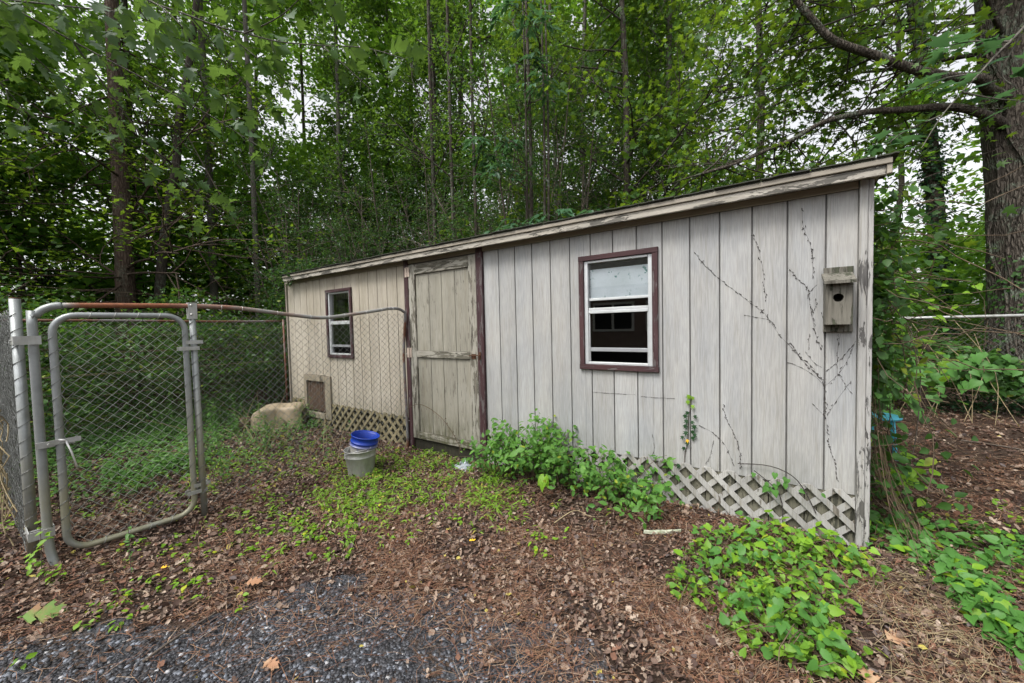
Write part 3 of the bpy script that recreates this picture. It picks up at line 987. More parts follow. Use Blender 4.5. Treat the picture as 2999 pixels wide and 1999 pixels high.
# wire fabric with its ties
V, F = chainlink((panelx(-2.08), -2.10), (panelx(-.08), -.08), .04, 1.74, seed=1, r=.0024, topfn=lambda s: 1.70-.09*math.exp(-((s-1.05)/.45)**2)+.03*s/2)
Pnp('wire_mesh', V, F, M_MESHW, ken, kind='stuff')
mb = MB()
for y in (-1.93, -1.78, -1.5, -1.2, -1.02, -.85, -.6, -.4, -.25):
    zc = np.interp(y, [-2.12, -1.8, -1.3, -1.05, -.7, -.3], [1.745, 1.735, 1.672, 1.655, 1.70, 1.765])
    ring_ = [(panelx(y)+.023*math.sin(a), y+.006*math.cos(a*.5), zc+.024*math.cos(a)-.004) for a in np.linspace(0, 5.8, 10)]
    mb.tube(ring_+[(panelx(y)+.002, y+.01, zc-.05)], .0018, 4)
for z in (1.2, .35):
    mb.tube([(-1.49, -.05, z), (-1.43, -.03, z+.005)], .004, 5)
kp('wire_tie', mb, M_TIE)
def spiral(p0, p1, r, turns, mat):
    n = int(turns*10)
    p0, p1 = np.array(p0), np.array(p1)
    pts = []
    for i in range(n+1):
        t = i/n
        a = 2*math.pi*turns*t
        c = p0+(p1-p0)*t
        pts.append((c[0]+r*math.cos(a), c[1]+r*math.sin(a), c[2]))
    return MB().tube(pts, .0022, 4)
kp('lacing_wire', spiral((-1.79, -2.985, .1), (-1.785, -2.985, 1.68), .0275, 15, None), M_MESHW2)
kp('lacing_wire', spiral((px2+.035, -2.12, .1), (px2+.002, -2.12, 1.62), .0245, 14, None), M_MESHW2)
# gate
gy0, gy1, gz0, gz1 = -2.852, -2.175, .055, 1.665
r = .115
pts = []
def gp(y, z): return (panelx(y)+.0+(.02 if z < .3 else .02*(z/1.66)*0+.02), y, z)
for (cy_, cz_, a0) in ((gy1-r, gz1-r, 0), (gy0+r, gz1-r, 90), (gy0+r, gz0+r, 180), (gy1-r, gz0+r, 270)):
    for q in range(0, 91, 15):
        a = math.radians(a0+q)
        pts.append(gp(cy_+r*math.cos(a), cz_+r*math.sin(a)))
pts.append(pts[0])
gate = kp('gate', MB().tube(pts, .0205, 12, cap=False), M_GALV, 'rounded pipe gate filled with chain link')
def corner_lim(s, top):
    y = gy0+.02+s
    d = min(y-gy0, gy1-y)
    if d < r: 
        q = r-math.sqrt(max(r*r-(r-max(d, 0))**2, 0))
    else: q = 0
    return gz1-q-.035 if top else gz0+q+.01
V, F = chainlink((panelx(gy0+.02)+.02, gy0+.02), (panelx(gy1-.02)+.02, gy1-.02), .05, 1.63, seed=2, r=.0023, topfn=lambda s: corner_lim(s, True), botfn=lambda s: corner_lim(s, False))
me = mesh_np('wire_mesh', V-ORG[ken.name], F, M_MESHG)
o = link('wire_mesh', me, gate); o['kind'] = 'stuff'
kp('lacing_wire', spiral(gp(gy0, .2), gp(gy0, 1.52), .0225, 13, None), M_MESHW2, sub=gate)
kp('lacing_wire', spiral(gp(gy1, .2), gp(gy1, 1.52), .0225, 10, None), M_MESHW2, sub=gate)
mb = MB()
for y in np.linspace(gy0+.17, gy1-.15, 4):
    for z in (gz1, gz0):
        x = panelx(y)+.02
        mb.tube([(x+.024*math.sin(a), y+.010*math.cos(a), z+.024*math.cos(a)) for a in np.linspace(0, 5.6, 9)], .0018, 4)
kp('wire_tie', mb, M_TIE, sub=gate)
def strap(p, L, w, th=.006):
    x, y, z = p
    return MB().box(x-.03, x-.024, y-L/2, y+L/2, z-w/2, z+w/2).box(x+.024, x+.03, y-L/2, y+L/2, z-w/2, z+w/2).tube([(x-.034, y+L*.36, z), (x+.036, y+L*.36, z)], .006, 6)
for z in (1.42, .245):
    kp('hinge', strap((panelx(gy1)+.02, gy1+.015, z-.02), .13, .030), M_BUCKET, sub=gate, smooth=False)
    kp('hinge_band', strap((px2+.012, -2.125, z+.03), .11, .028), M_BUCKET, smooth=False)
mb = MB().box(-1.628, -1.618, -2.955, -2.785, .785, .825).box(-1.60, -1.592, -2.90, -2.76, .80, .832).tube([(-1.63, -2.90, .805), (-1.595, -2.90, .805)], .009, 8)
kp('latch', mb, M_BUCKET, smooth=False)
kp('latch_tie', MB().tube([(-1.59, -2.83, .82), (-1.57, -2.81, .74), (-1.575, -2.79, .63)], .005, 6).tube([(-1.60, -2.86, .83), (-1.585, -2.83, .82)], .007, 6), M_WHITEF)
for z in (1.50, .22):
    kp('post_clamp', MB().box(-1.83, -1.62, -3.012, -3.006, z-.028, z+.028).box(-1.83, -1.62, -2.905, -2.899, z-.028, z+.028).box(-1.622, -1.616, -3.01, -2.90, z-.028, z+.028)
       .tube([(-1.735, -3.022, z), (-1.735, -2.89, z)], .007, 6), M_BUCKET, smooth=False)
# left side and rear side
BX = -4.62
kp('corner_post', MB().tube([(BX, -3.0, -.03), (BX, -3.0, 1.72)], .024, 10), M_GALV)
kp('rear_rail', MB().tube(smooth_pts([(BX, -2.98, 1.715), (BX, -2.0, 1.712), (BX, -1.0, 1.70), (BX, -.06, 1.705)], 3), .016, 8), M_RAILOLD)
kp('rear_post', MB().tube([(-4.56, -.05, -.02), (-4.565, -.05, 1.73)], .0175, 8), M_RAILOLD)
V, F = chainlink((BX, -2.98), (BX, -.06), .05, 1.70, seed=3, r=.0015)
Pnp('wire_mesh', V, F, M_MESHW2, ken, kind='stuff')
V, F = chainlink((-1.80, -2.99), (BX, -3.0), .05, 1.76, seed=4, r=.0020, jit=.005, topfn=lambda s: 1.76-.12*math.sin(min(s/2.8, 1)*math.pi))
Pnp('wire_mesh', V, F, M_MESHW2, ken, kind='stuff')
V, F = chainlink((-1.80, -3.01), (BX, -3.04), .05, 1.70, seed=5, r=.0018, jit=.010)
Pnp('wire_mesh', V, F, M_MESHW2, ken, kind='stuff', label='second layer of loose wire on the left side')
mb = MB()
for q in range(14):
    x = rnd.uniform(-4.0, -1.9); z = rnd.uniform(.2, .9)
    p = [(x, -3.05, z)]
    for _ in range(7):
        p.append((p[-1][0]+rnd.uniform(-.1, .12), -3.05+rnd.uniform(-.05, .03), max(.0, p[-1][2]+rnd.uniform(-.18, .14))))
    mb.tube(smooth_pts(p, 2), .0035, 4)
ds = part('dead_bramble', mb, M_STALK)
tag(ds, 'thin dry bramble stems caught in the left side of the chain link kennel', 'bramble', kind='stuff')

# ------------------------------------------------------------------ buckets, crate, litter objects
bk = T('metal_bucket', (-1.20, -.89, .0), 'galvanised metal bucket standing in weeds outside the shed door', 'bucket')
cb = (-1.20, -.89, .0)
prof = [(.0, .012), (.118, .012), (.120, 0.0), (.124, .02), (.148, .205), (.1515, .208), (.1505, .214), (.149, .218), (.156, .270), (.161, .272), (.163, .277), (.160, .281), (.155, .277), (.146, .218), (.118, .02), (.0, .02)]
Pt('body', MB().lathe(prof, 36, cb), M_BUCKET, bk, smooth=True)
mb = MB().box(cb[0]-.045-.0, cb[0]-.018, cb[1]-.157, cb[1]-.150, .205, .262)
Pt('ear', mb, M_BUCKET, bk)
hp = []
for q in range(17):
    a = math.pi*q/16
    hp.append((cb[0]-.02+.158*math.cos(a)*.98, cb[1]-.02-.158*math.sin(a)*.9, .268-.03*math.sin(a)))
Pt('bail', MB().tube(smooth_pts([(cb[0]-.03, cb[1]-.157, .245), (cb[0]+.02, cb[1]-.158, .262), (cb[0]+.10, cb[1]-.125, .292), (cb[0]+.155, cb[1]-.03, .30)], 5), .0028, 5), M_TIE, bk, smooth=True)
bb = T('plastic_bucket', (-1.222, -.895, .05), 'blue plastic bucket with dusty lower half, tilted inside the metal bucket', 'bucket')
bb.rotation_euler = (math.radians(-6.7), math.radians(9.9), 0)
prof = [(.0, .004), (.095, .004), (.098, .0), (.104, .03), (.128, .262), (.1285, .268), (.140, .270), (.1405, .277), (.130, .280), (.1315, .305), (.139, .307), (.1395, .313), (.133, .316), (.135, .366), (.142, .368), (.1435, .376), (.1405, .380), (.137, .376), (.126, .26), (.097, .012), (.0, .012)]
me = bpy.data.meshes.new('body')
mbb = MB().lathe(prof, 36)
me.from_pydata(mbb.v, [], mbb.f); me.materials.append(M_BLUEB)
me.polygons.foreach_set('use_smooth', [True]*len(me.polygons)); me.update()
link('body', me, bb)
mbb = MB().tube(smooth_pts([(-.132, -.02, .295), (-.12, -.09, .20), (-.05, -.15, .16), (.06, -.15, .17), (.12, -.08, .22), (.132, -.01, .29)], 5), .0022, 5)
me = bpy.data.meshes.new('bail'); me.from_pydata(mbb.v, [], mbb.f); me.materials.append(M_TIE); me.update()
link('bail', me, bb)
mbb = MB().lathe([(.0, .16), (.108, .16), (.113, .175), (.112, .177), (.0, .165)], 24)
me = bpy.data.meshes.new('contents'); me.from_pydata(mbb.v, [], mbb.f); me.materials.append(m_simple('murky_water', (.02, .03, .06), .15)); me.update()
link('contents', me, bb)

# tan plastic crate half, upside down
cr = T('pet_crate', (-4.06, -.40, 0), 'tan plastic half of a pet crate lying upturned in weeds below the hatch', 'crate')
def crate_ring(u, sx, sz, zoff):
    pts = []
    for q in range(15):
        a = math.pi*q/14
        c_, s_ = math.cos(a), math.sin(a)
        yy = sx*math.copysign(abs(c_)**.18, c_)
        zz = sz*abs(s_)**.14
        pts.append((u, yy, zz+zoff))
    return pts
ux = np.array((-.50, -.66, 0)); ux = ux/np.linalg.norm(ux); uy = np.array((-ux[1], ux[0], 0))
c0 = np.array((-3.86, -.13, .0))
rings = []
for u, sx, sz in ((0, .20, .25), (.006, .235, .30), (.05, .25, .325), (.18, .255, .335), (.19, .245, .325), (.34, .245, .33), (.35, .258, .338), (.48, .255, .335), (.56, .25, .32), (.64, .225, .27), (.68, .19, .20)):
    rings.append(crate_ring(u, sx, sz, .03))
v, f = [], []
for rg_ in rings:
    for (u, yy, zz) in rg_:
        v.append(tuple(c0+ux*u+uy*yy+np.array((0, 0, zz))))
k = 15
for i in range(len(rings)-1):
    for j in range(k-1):
        f.append((i*k+j, i*k+j+1, (i+1)*k+j+1, (i+1)*k+j))
f.append(tuple(range(k))); f.append(tuple(reversed([(len(rings)-1)*k+j for j in range(k)])))
Pt('shell', MB().add(v, f), M_PLAST_TAN, cr, smooth=True)
lip = [tuple(c0+ux*u+uy*yy+np.array((0, 0, .045))) for u, yy in ((-.012, -.21), (.05, -.262), (.48, -.268), (.66, -.235), (.70, -.19), (.70, .19), (.66, .235), (.48, .268), (.05, .262), (-.012, .21), (-.012, -.21))]
Pt('lip', MB().tube(lip, .013, 6), M_PLAST_TAN, cr, smooth=True)
ring_ = [tuple(c0+ux*(.80)+uy*(.115*math.cos(a))+np.array((0, 0, .17+.115*math.sin(a)))) for a in np.linspace(0, 2*math.pi, 20)]
lg = T('broken_pipe', tuple(c0+ux*.8), 'dark round hollow pipe end beside the left of the tan crate', 'pipe')
mb = MB()
P0 = c0+ux*.72; P1 = c0+ux*.86
vv = []
for (u, rr_) in ((.86, .115), (.70, .115), (.70, .095), (.86, .095), (.86, .115)):
    vv.append([tuple(c0+ux*u+uy*(rr_*math.cos(a))+np.array((0, 0, .10+rr_*math.sin(a)))) for a in np.linspace(0, 2*math.pi, 21)[:-1]])
f = []
for i in range(4):
    for j in range(20):
        f.append((i*20+j, i*20+(j+1) % 20, (i+1)*20+(j+1) % 20, (i+1)*20+j))
mb.add([p for r_ in vv for p in r_], f)
Pt('pipe_wall', mb, M_STRAP, lg, smooth=True)

# crumpled clear plastic
def crumple(c, rx, ry, h, seed, mat, name, label, cat):
    rg = np.random.default_rng(seed)
    n = 13
    v, f = [], []
    for i in range(n):
        for j in range(n):
            x, y = (i/(n-1)-.5)*2, (j/(n-1)-.5)*2
            r_ = max(0, 1-(x*x+y*y)*.8)
            v.append((c[0]+x*rx+rg.normal()*rx*.07, c[1]+y*ry+rg.normal()*ry*.07, c[2]+h*r_*rg.uniform(.35, 1)))
    for i in range(n-1):
        for j in range(n-1):
            a = i*n+j
            f += [(a, a+n, a+n+1), (a, a+n+1, a+1)]
    return tag(part(name, MB().add(v, f), mat), label, cat)
def m_film():
    t = NT('clear_film')
    tr = t.node('ShaderNodeBsdfTransparent')
    b = t.node('ShaderNodeBsdfPrincipled'); b.inputs['Base Color'].default_value = (.45, .5, .55, 1); b.inputs['Roughness'].default_value = .15
    mx = t.node('ShaderNodeMixShader'); mx.inputs[0].default_value = .6
    t.l.new(tr.outputs[0], mx.inputs[1]); t.l.new(b.outputs[0], mx.inputs[2]); t.l.new(mx.outputs[0], t.out.inputs[0])
    return t.m
crumple((-.38, -.20, .0), .12, .08, .09, 3, m_film(), 'plastic_wrap', 'crumpled clear plastic wrap on the ground below the right door post', 'trash')
# pale bark chip
mb = MB()
v, f = [], []
for i in range(9):
    t_ = i/8
    x, y = 1.60+.23*t_, -.52+.10*t_
    w = .022*math.sin(math.pi*(t_*.9+.08))**.6
    for q in range(5):
        a = math.pi*q/4
        v.append((x+rnd.uniform(-.003, .003), y+w*math.cos(a), float(gh(x, y))+.012+.022*math.sin(a)+rnd.uniform(-.002, .002)))
for i in range(8):
    for q in range(4):
        f.append((i*5+q, i*5+q+1, (i+1)*5+q+1, (i+1)*5+q))
f += [tuple(range(5)), tuple(reversed(range(40, 45)))]
tag(part('bark_chip', MB().add(v, f), M_BIRCH), 'pale lichen covered strip of bark lying before the lattice', 'bark')
# turquoise stool
mb = MB()
mb.lathe([(0, .455), (.13, .455), (.15, .46), (.156, .475), (.15, .49), (.12, .497), (0, .492)], 20, (3.33, 2.25, 0))
for a in (.6, 2.2, 3.8, 5.4):
    mb.tube([(3.33+.10*math.cos(a), 2.25+.10*math.sin(a), .46), (3.33+.15*math.cos(a), 2.25+.15*math.sin(a), .0)], [.022, .016], 6)
tag(part('plastic_stool', mb, M_TURQ), 'turquoise plastic stool half hidden behind the right corner of the shed', 'stool')

# ------------------------------------------------------------------ vine marks and ivy on the wall
VT = [
[(1.861, 2.056), (1.929, 1.95), (2.021, 1.844), (2.128, 1.74), (2.214, 1.657), (2.269, 1.605), (2.314, 1.56), (2.358, 1.479), (2.411, 1.393), (2.454, 1.341), (2.512, 1.258), (2.57, 1.208), (2.602, 1.148)],
[(2.241, 2.13), (2.277, 1.997), (2.3, 1.877), (2.309, 1.759), (2.318, 1.651)],
[(2.515, 2.264), (2.524, 2.137), (2.553, 2.042), (2.573, 1.949), (2.575, 1.858), (2.572, 1.788)],
[(2.451, 1.861), (2.501, 1.784), (2.55, 1.719), (2.563, 1.596), (2.576, 1.515), (2.592, 1.423), (2.62, 1.312)],
[(2.598, 1.746), (2.566, 1.708), (2.551, 1.658)], [(2.591, 1.656), (2.587, 1.575)],
[(2.649, 1.171), (2.702, 1.233), (2.754, 1.304), (2.79, 1.368)], [(2.537, 1.3), (2.585, 1.229), (2.629, 1.196)], [(2.619, 1.564), (2.635, 1.513)],
[(2.186, 1.559), (2.26, 1.54), (2.332, 1.522), (2.367, 1.478)], [(2.446, 1.225), (2.488, 1.21)], [(2.56, 1.423), (2.557, 1.311)],
[(2.719, 1.422), (2.705, 1.313), (2.703, 1.154)],
[(2.458, 1.36), (2.517, 1.25), (2.599, 1.15), (2.639, 1.08), (2.645, 0.965), (2.657, 0.763), (2.675, 0.649), (2.698, 0.551), (2.709, 0.452)],
[(2.65, 1.081), (2.709, 1.156), (2.751, 1.243), (2.787, 1.355)], [(2.657, 0.879), (2.71, 0.999), (2.773, 1.117)],
[(2.709, 1.156), (2.753, 1.074), (2.779, 1.034)], [(2.577, 0.951), (2.629, 0.89)], [(2.44, 1.225), (2.53, 1.184), (2.599, 1.128), (2.639, 1.073)],
[(2.052, 0.898), (2.077, 0.775), (2.13, 0.67), (2.16, 0.55), (2.168, 0.427)], [(1.889, 0.715), (1.972, 0.676), (2.046, 0.616), (2.082, 0.551), (2.124, 0.433)],
[(1.541, 0.593), (1.555, 0.479), (1.532, 0.41)], [(1.99, 0.614), (1.965, 0.488), (1.933, 0.42)], [(1.453, 0.903), (1.623, 0.905), (1.715, 0.91)], [(1.001, 0.907), (1.398, 0.913)]]
vt = T('vine_remnants', (2.6, 0, .42), 'dark broken rootlets of a dead climber stuck across the right part of the shed wall', 'vine')
for li, pl in enumerate(VT):
    mb = MB()
    P = smooth_pts([(x, 0, z) for x, z in pl], 10)
    seg = np.linalg.norm(np.diff(P, axis=0), axis=1); s = np.concatenate([[0], np.cumsum(seg)])
    t_ = 0
    wid = .0043 if li in (0, 1, 2, 3, 13, 19, 20) else .0028
    if li >= 21: wid = .0022
    while t_ < s[-1]:
        ln = rnd.uniform(.008, .028); 
        a = [np.interp(t_, s, P[:, i]) for i in (0, 2)]; b = [np.interp(min(t_+ln, s[-1]), s, P[:, i]) for i in (0, 2)]
        w = wid*rnd.uniform(.45, 1.15)
        if rnd.random() < .82:
            jx, jz = rnd.gauss(0, .0025), rnd.gauss(0, .0025)
            mb.tube([(a[0]+jx, -.0022, a[1]+jz), ((a[0]+b[0])/2+jx*2, -.004, (a[1]+b[1])/2), (b[0]+jx, -.0022, b[1]+jz)], [w*.3, w*.75, w*.3], 5)
        if rnd.random() < .25 and wid > .003:
            mb.tube([(a[0]+rnd.uniform(-.015, .015), -.003, a[1]+rnd.uniform(-.012, .012)), (a[0]+rnd.uniform(-.015, .015), -.003, a[1]+rnd.uniform(-.012, .012))], .0018, 4)
        t_ += ln*(rnd.uniform(1.1, 1.7) if li < 21 else 1.0)
    mb.tube([(p[0], -.0012, p[2]) for p in P], .0006, 3)
    Pt('rootlet', mb, M_DEADVINE, vt)['kind'] = 'stuff'
iv = T('ivy_sprig', (1.79, -.01, .41), 'young ivy sprig with small dark leaves and one yellow leaf climbing the shed wall', 'ivy')
ist = [(1.837, 0.928), (1.83, 0.862), (1.816, 0.772), (1.813, 0.684), (1.809, 0.579), (1.788, 0.472), (1.785, 0.40)]
Pt('stem', MB().tube(smooth_pts([(x, -.006, z) for x, z in ist], 4), .003, 5), M_TWIG, iv)
IVL = [(1.843, .921), (1.803, .888), (1.837, .855), (1.776, .775), (1.849, .776), (1.829, .73), (1.776, .693), (1.789, .643), (1.835, .655), (1.761, .602), (1.836, .606), (1.775, .515), (1.74, .37), (1.80, .80), (1.845, .70), (1.80, .56), (1.815, .93), (1.79, .735), (1.85, .63)]
t_i = t_star()
ivy_me = {}
for nm, mt in (('dark', L_IVY), ('pale', L_BRIGHT), ('yellow', M_FLOWER)):
    ivy_me[nm] = mesh_np('leaf', t_i[0], t_i[1], mt)
def place_leaf(me, root, p, nrm, yd, size, name='leaf'):
    N = Vector(nrm).normalized(); Y = Vector(yd); Y = (Y-N*Y.dot(N)).normalized(); X = Y.cross(N)
    o = bpy.data.objects.new(name, me); C.objects.link(o); o.parent = root
    m = Matrix((X, Y, N)).transposed().to_4x4()
    m = m @ Matrix.Scale(size, 4)
    m.translation = Vector(p)-Vector(ORG[root.name])
    o.matrix_local = m
    return o
for i, (x, z) in enumerate(IVL):
    nm = 'pale' if z > .83 else 'dark'
    place_leaf(ivy_me[nm], iv, (x+.01, -.014-rnd.random()*.012, z+.02), (rnd.gauss(0, .25), -1, rnd.uniform(0, .5)), (rnd.gauss(0, .5), 0, -1), rnd.uniform(.036, .05))
place_leaf(ivy_me['yellow'], iv, (1.81, -.03, .60), (0, -1, .2), (0, 0, -1), .032)

# ------------------------------------------------------------------ loose ground cover (stuff)
def in_shed(x, y):
    return (x > XL-.05) & (x < XR+.03) & (y > -.02) & (y < DEPTH+.05)
def samp(n, x0, x1, y0, y1, fn=None, rg=nr):
    x = rg.uniform(x0, x1, n); y = rg.uniform(y0, y1, n)
    k = ~in_shed(x, y)
    if fn is not None:
        k &= rg.random(n) < fn(x, y)
    return x[k], y[k]
def vis(x, y):
    """wedge of ground in front of the camera, with a margin"""
    dx_, dy_ = x-2.331, y+3.207
    a = np.degrees(np.arctan2(dx_, dy_))
    return (a > -96) & (a < 28)
def dist_c(x, y): return np.hypot(x-2.331, y+3.207)
def on_gravel(x, y): return y < gravel_edge(x)

# dead leaves
def litter(n0, box, dens, size_k, o_, Vs, Fs):
    x, y = samp(n0, *box, lambda x, y: np.where(vis(x, y), dens*np.where(on_gravel(x, y), .07+.45*np.clip((.30-gravel_edge(x)+y)*3, 0, 1), 1.0), 0))
    n = len(x)
    for tm, sl, s0, s1 in ((t_curl(.5, .5), slice(0, n//3), .014, .046), (t_curl(.85, .3), slice(n//3, n*7//10), .015, .04), (t_curl2(), slice(n*7//10, n), .024, .060)):
        xx, yy = x[sl], y[sl]
        P = np.stack([xx, yy, gh(xx, yy)+nr.uniform(.0, .024, len(xx))], -1)
        V, F = scatter(tm, P, up_normals(len(xx), .5), nr.uniform(s0, s1, len(xx))*size_k)
        Vs.append(V); Fs.append(F+o_); o_ += len(V)
    return o_
Vs, Fs, o = [], [], 0
o = litter(34000, (-2.2, 4.6, -3.7, .1), 1.0, 1.0, o, Vs, Fs)
o = litter(12000, (-5.5, -1.6, -4.2, .1), 1.0, 1.15, o, Vs, Fs)
o = litter(11000, (2.9, 6.8, -.6, 6.3), 1.0, 1.2, o, Vs, Fs)
xx, yy = samp(70000, -4.5, 5.0, -3.7, 1.5, lambda x, y: np.where(vis(x, y), np.clip(2.6/dist_c(x, y), .2, 1)*np.where(on_gravel(x, y), .08, 1.0), 0))
P = np.stack([xx, yy, gh(xx, yy)+nr.uniform(.008, .026, len(xx))], -1)
V, F = scatter(t_curl(.7, .6), P, up_normals(len(xx), .6), nr.uniform(.008, .024, len(xx)))
Vs.append(V); Fs.append(F+o)
tag(link('leaf_litter', mesh_np('leaf_litter', np.concatenate(Vs), np.concatenate(Fs), M_LITTER)), 'curled brown dead leaves strewn over the ground', 'dead leaves', kind='stuff')
# pine needles
x, y = samp(330000, -2.6, 6.0, -3.7, 4.5, lambda x, y: np.where(vis(x, y), np.clip(2.2/dist_c(x, y), .1, 1)**1.3*np.where(on_gravel(x, y), .22+.65*np.clip((.55-gravel_edge(x)+y)*1.6, 0, 1)*np.clip((x+.4)*1.2, 0, 1)-.1*(x < .6), np.where(x > -.5, .95, .48)), 0))
clump = np.sin(x*6.1+np.sin(y*4)*2)+np.sin(y*7.3+x*2.1)
k = nr.random(len(x)) < np.clip(.55+.3*clump, .12, 1)
x, y = x[k], y[k]
n = len(x)
a = nr.uniform(0, 2*np.pi, n)*.75+nr.normal(0, .3, n)
L = nr.uniform(.05, .14, n)
d = np.stack([np.cos(a), np.sin(a)], -1); pp = np.stack([-d[:, 1], d[:, 0]], -1)
w = nr.uniform(.0006, .0011, n)*np.clip(dist_c(x, y)/2.2, 1, 2.2)
bend = nr.normal(0, .10, n)*L
z = gh(x, y)+nr.uniform(.006, .028, n)
V = np.zeros((n, 6, 3))
for j, t_ in enumerate((-.5, 0, .5)):
    cxx = x+d[:, 0]*L*t_+pp[:, 0]*bend*(1-4*t_*t_); cyy = y+d[:, 1]*L*t_+pp[:, 1]*bend*(1-4*t_*t_)
    zz = z+(nr.uniform(-.006, .009, n) if t_ else .004)
    for q, sg in enumerate((-1, 1)):
        V[:, j*2+q, 0] = cxx+pp[:, 0]*w*sg; V[:, j*2+q, 1] = cyy+pp[:, 1]*w*sg; V[:, j*2+q, 2] = zz
F = np.array([(0, 2, 3, 1), (2, 4, 5, 3)])[None]+(np.arange(n)*6)[:, None, None]
tag(link('pine_straw', mesh_np('pine_straw', V.reshape(-1, 3), F.reshape(-1, 4), M_NEEDLE)), 'rusty brown pine needles scattered over soil and gravel', 'pine needles', kind='stuff')
# longer dry straw between the two vine patches
x, y = samp(14000, 2.4, 3.5, -1.5, .6, lambda x, y: np.where(vis(x, y), np.exp(-(((x-2.93)/.24)**2+((y+.7)/.6)**2))*.5, 0))
lst = []
for xx_, yy_ in zip(x[:380], y[:380]):
    a = rnd.gauss(1.2, .7); L = rnd.uniform(.05, .14); z0 = float(gh(xx_, yy_))+.012
    lst.append(([(xx_-math.cos(a)*L, yy_-math.sin(a)*L, z0), (xx_+rnd.gauss(0, .012), yy_+rnd.gauss(0, .012), z0+rnd.uniform(.004, .03)), (xx_+math.cos(a)*L, yy_+math.sin(a)*L, z0+rnd.uniform(-.004, .01))], rnd.uniform(.0008, .0014)))
V, F = tubes_np(lst, 3)
tag(link('dry_straw', mesh_np('dry_straw', V, F, M_STALK)), 'pale dry straw lying between the two vine patches at the lower right', 'straw', kind='stuff')
# gravel stones
ico = np.array([(a_, b_, c_) for c_ in (-.6, .6) for b_ in (-.6, .6) for a_ in (-.6, .6)], float)
IF = np.array([(0, 2, 3), (0, 3, 1), (4, 5, 7), (4, 7, 6), (0, 1, 5), (0, 5, 4), (2, 6, 7), (2, 7, 3), (0, 4, 6), (0, 6, 2), (1, 3, 7), (1, 7, 5)])
def stones(n0, fn, s0, s1, box):
    x, y = samp(n0, *box, fn)
    n = len(x)
    sz = nr.uniform(s0, s1, n)**1.0
    V = ico[None]*(1+nr.uniform(-.38, .38, (n, 8, 3)))
    ax = nr.normal(size=(n, 3)); ax /= np.linalg.norm(ax, axis=1, keepdims=True)
    sc = np.stack([nr.uniform(.7, 1.3, n), nr.uniform(.7, 1.2, n), nr.uniform(.45, .8, n)], -1)
    V = V*sc[:, None, :]
    an = nr.uniform(0, 6.28, n); c_, s_ = np.cos(an), np.sin(an)
    X = V[..., 0]*c_[:, None]-V[..., 1]*s_[:, None]; Y = V[..., 0]*s_[:, None]+V[..., 1]*c_[:, None]
    V = np.stack([X, Y, V[..., 2]], -1)*sz[:, None, None]
    V += np.stack([x, y, gh(x, y)+sz*.25], -1)[:, None, :]
    F = IF[None]+(np.arange(n)*8)[:, None, None]
    return V.reshape(-1, 3), F.reshape(-1, 3)
V, F = stones(150000, lambda x, y: np.where(vis(x, y), np.where(on_gravel(x, y), np.clip((gravel_edge(x)-y)*2.5+.12, 0, 1)*(.35+.65*((np.sin(x*5+2*np.sin(y*3.3))*np.sin(y*6.1+x*2) > -.45) | (x < .7))), .012*np.clip(1.2-(y-gravel_edge(x)), 0, 1)), 0), .005, .0135, (-2.2, 2.8, -4.0, -1.2))
tag(link('gravel', mesh_np('gravel', V, F, M_STONE)), 'loose dark grey crushed stones along the bottom of the picture', 'gravel', kind='stuff')

# green ground plants -------------------------------------------------
def patch_fn(cs):
    """cs: list of (x, y, radius, density)"""
    def fn(x, y):
        p = np.zeros_like(x)
        for cx_, cy_, r_, d_ in cs:
            p = np.maximum(p, d_*np.exp(-((x-cx_)**2+(y-cy_)**2)/(r_*r_)))
        cl = .5+.5*np.sin(x*11+2*np.sin(y*7))*np.sin(y*12.3+1.7*np.sin(x*6))
        p = np.clip(p*(.35+1.1*cl), 0, 1)
        return np.where(vis(x, y), p, 0)
    return fn
def sprigs(x, y, tmpl, nleaf, size, hgt, droop=.0, spread=1.0):
    """small rosettes: every point carries nleaf leaves on a short stem"""
    n = len(x)
    X = np.repeat(x, nleaf); Y = np.repeat(y, nleaf)
    a = nr.uniform(0, 2*np.pi, n*nleaf)
    hh = np.tile(np.linspace(.25, 1, nleaf), n)*np.repeat(nr.uniform(.4, 1, n)*hgt, nleaf)
    lean = np.repeat(nr.normal(0, .35, (n, 2)), nleaf, 0)*hh[:, None]
    P = np.stack([X+lean[:, 0]+.2*size*np.cos(a), Y+lean[:, 1]+.2*size*np.sin(a), gh(X, Y)+hh], -1)
    D = np.stack([np.cos(a), np.sin(a), nr.normal(droop, .25, n*nleaf)], -1)
    N = up_normals(n*nleaf, .3*spread)
    return scatter(tmpl, P, N, nr.uniform(.6, 1.25, n*nleaf)*size, D)
# stiltgrass across the middle
x, y = samp(9000, -4.5, 1.6, -2.6, .0, patch_fn([(-.75, -1.15, .55, .75), (-1.15, -.55, .35, .8), (-.35, -.85, .45, .55), (.30, -.62, .28, 1.2), (.15, -.40, .2, .9), (.62, -.80, .25, .4), (-.75, -.35, .35, .7), (-1.0, -1.5, .4, .4), (-1.6, -1.0, .4, .35), (-.3, -1.6, .35, .28), (-2.6, -1.3, .8, .22), (.1, -.25, .2, .5)]))
V, F = sprigs(x, y, t_lance(.24), 6, .055, .085, -.1)
tag(link('stiltgrass', mesh_np('stiltgrass', V, F, L_SPRIG)), 'bright green narrow leaved weeds covering the ground between bucket and bush', 'weeds', kind='stuff')
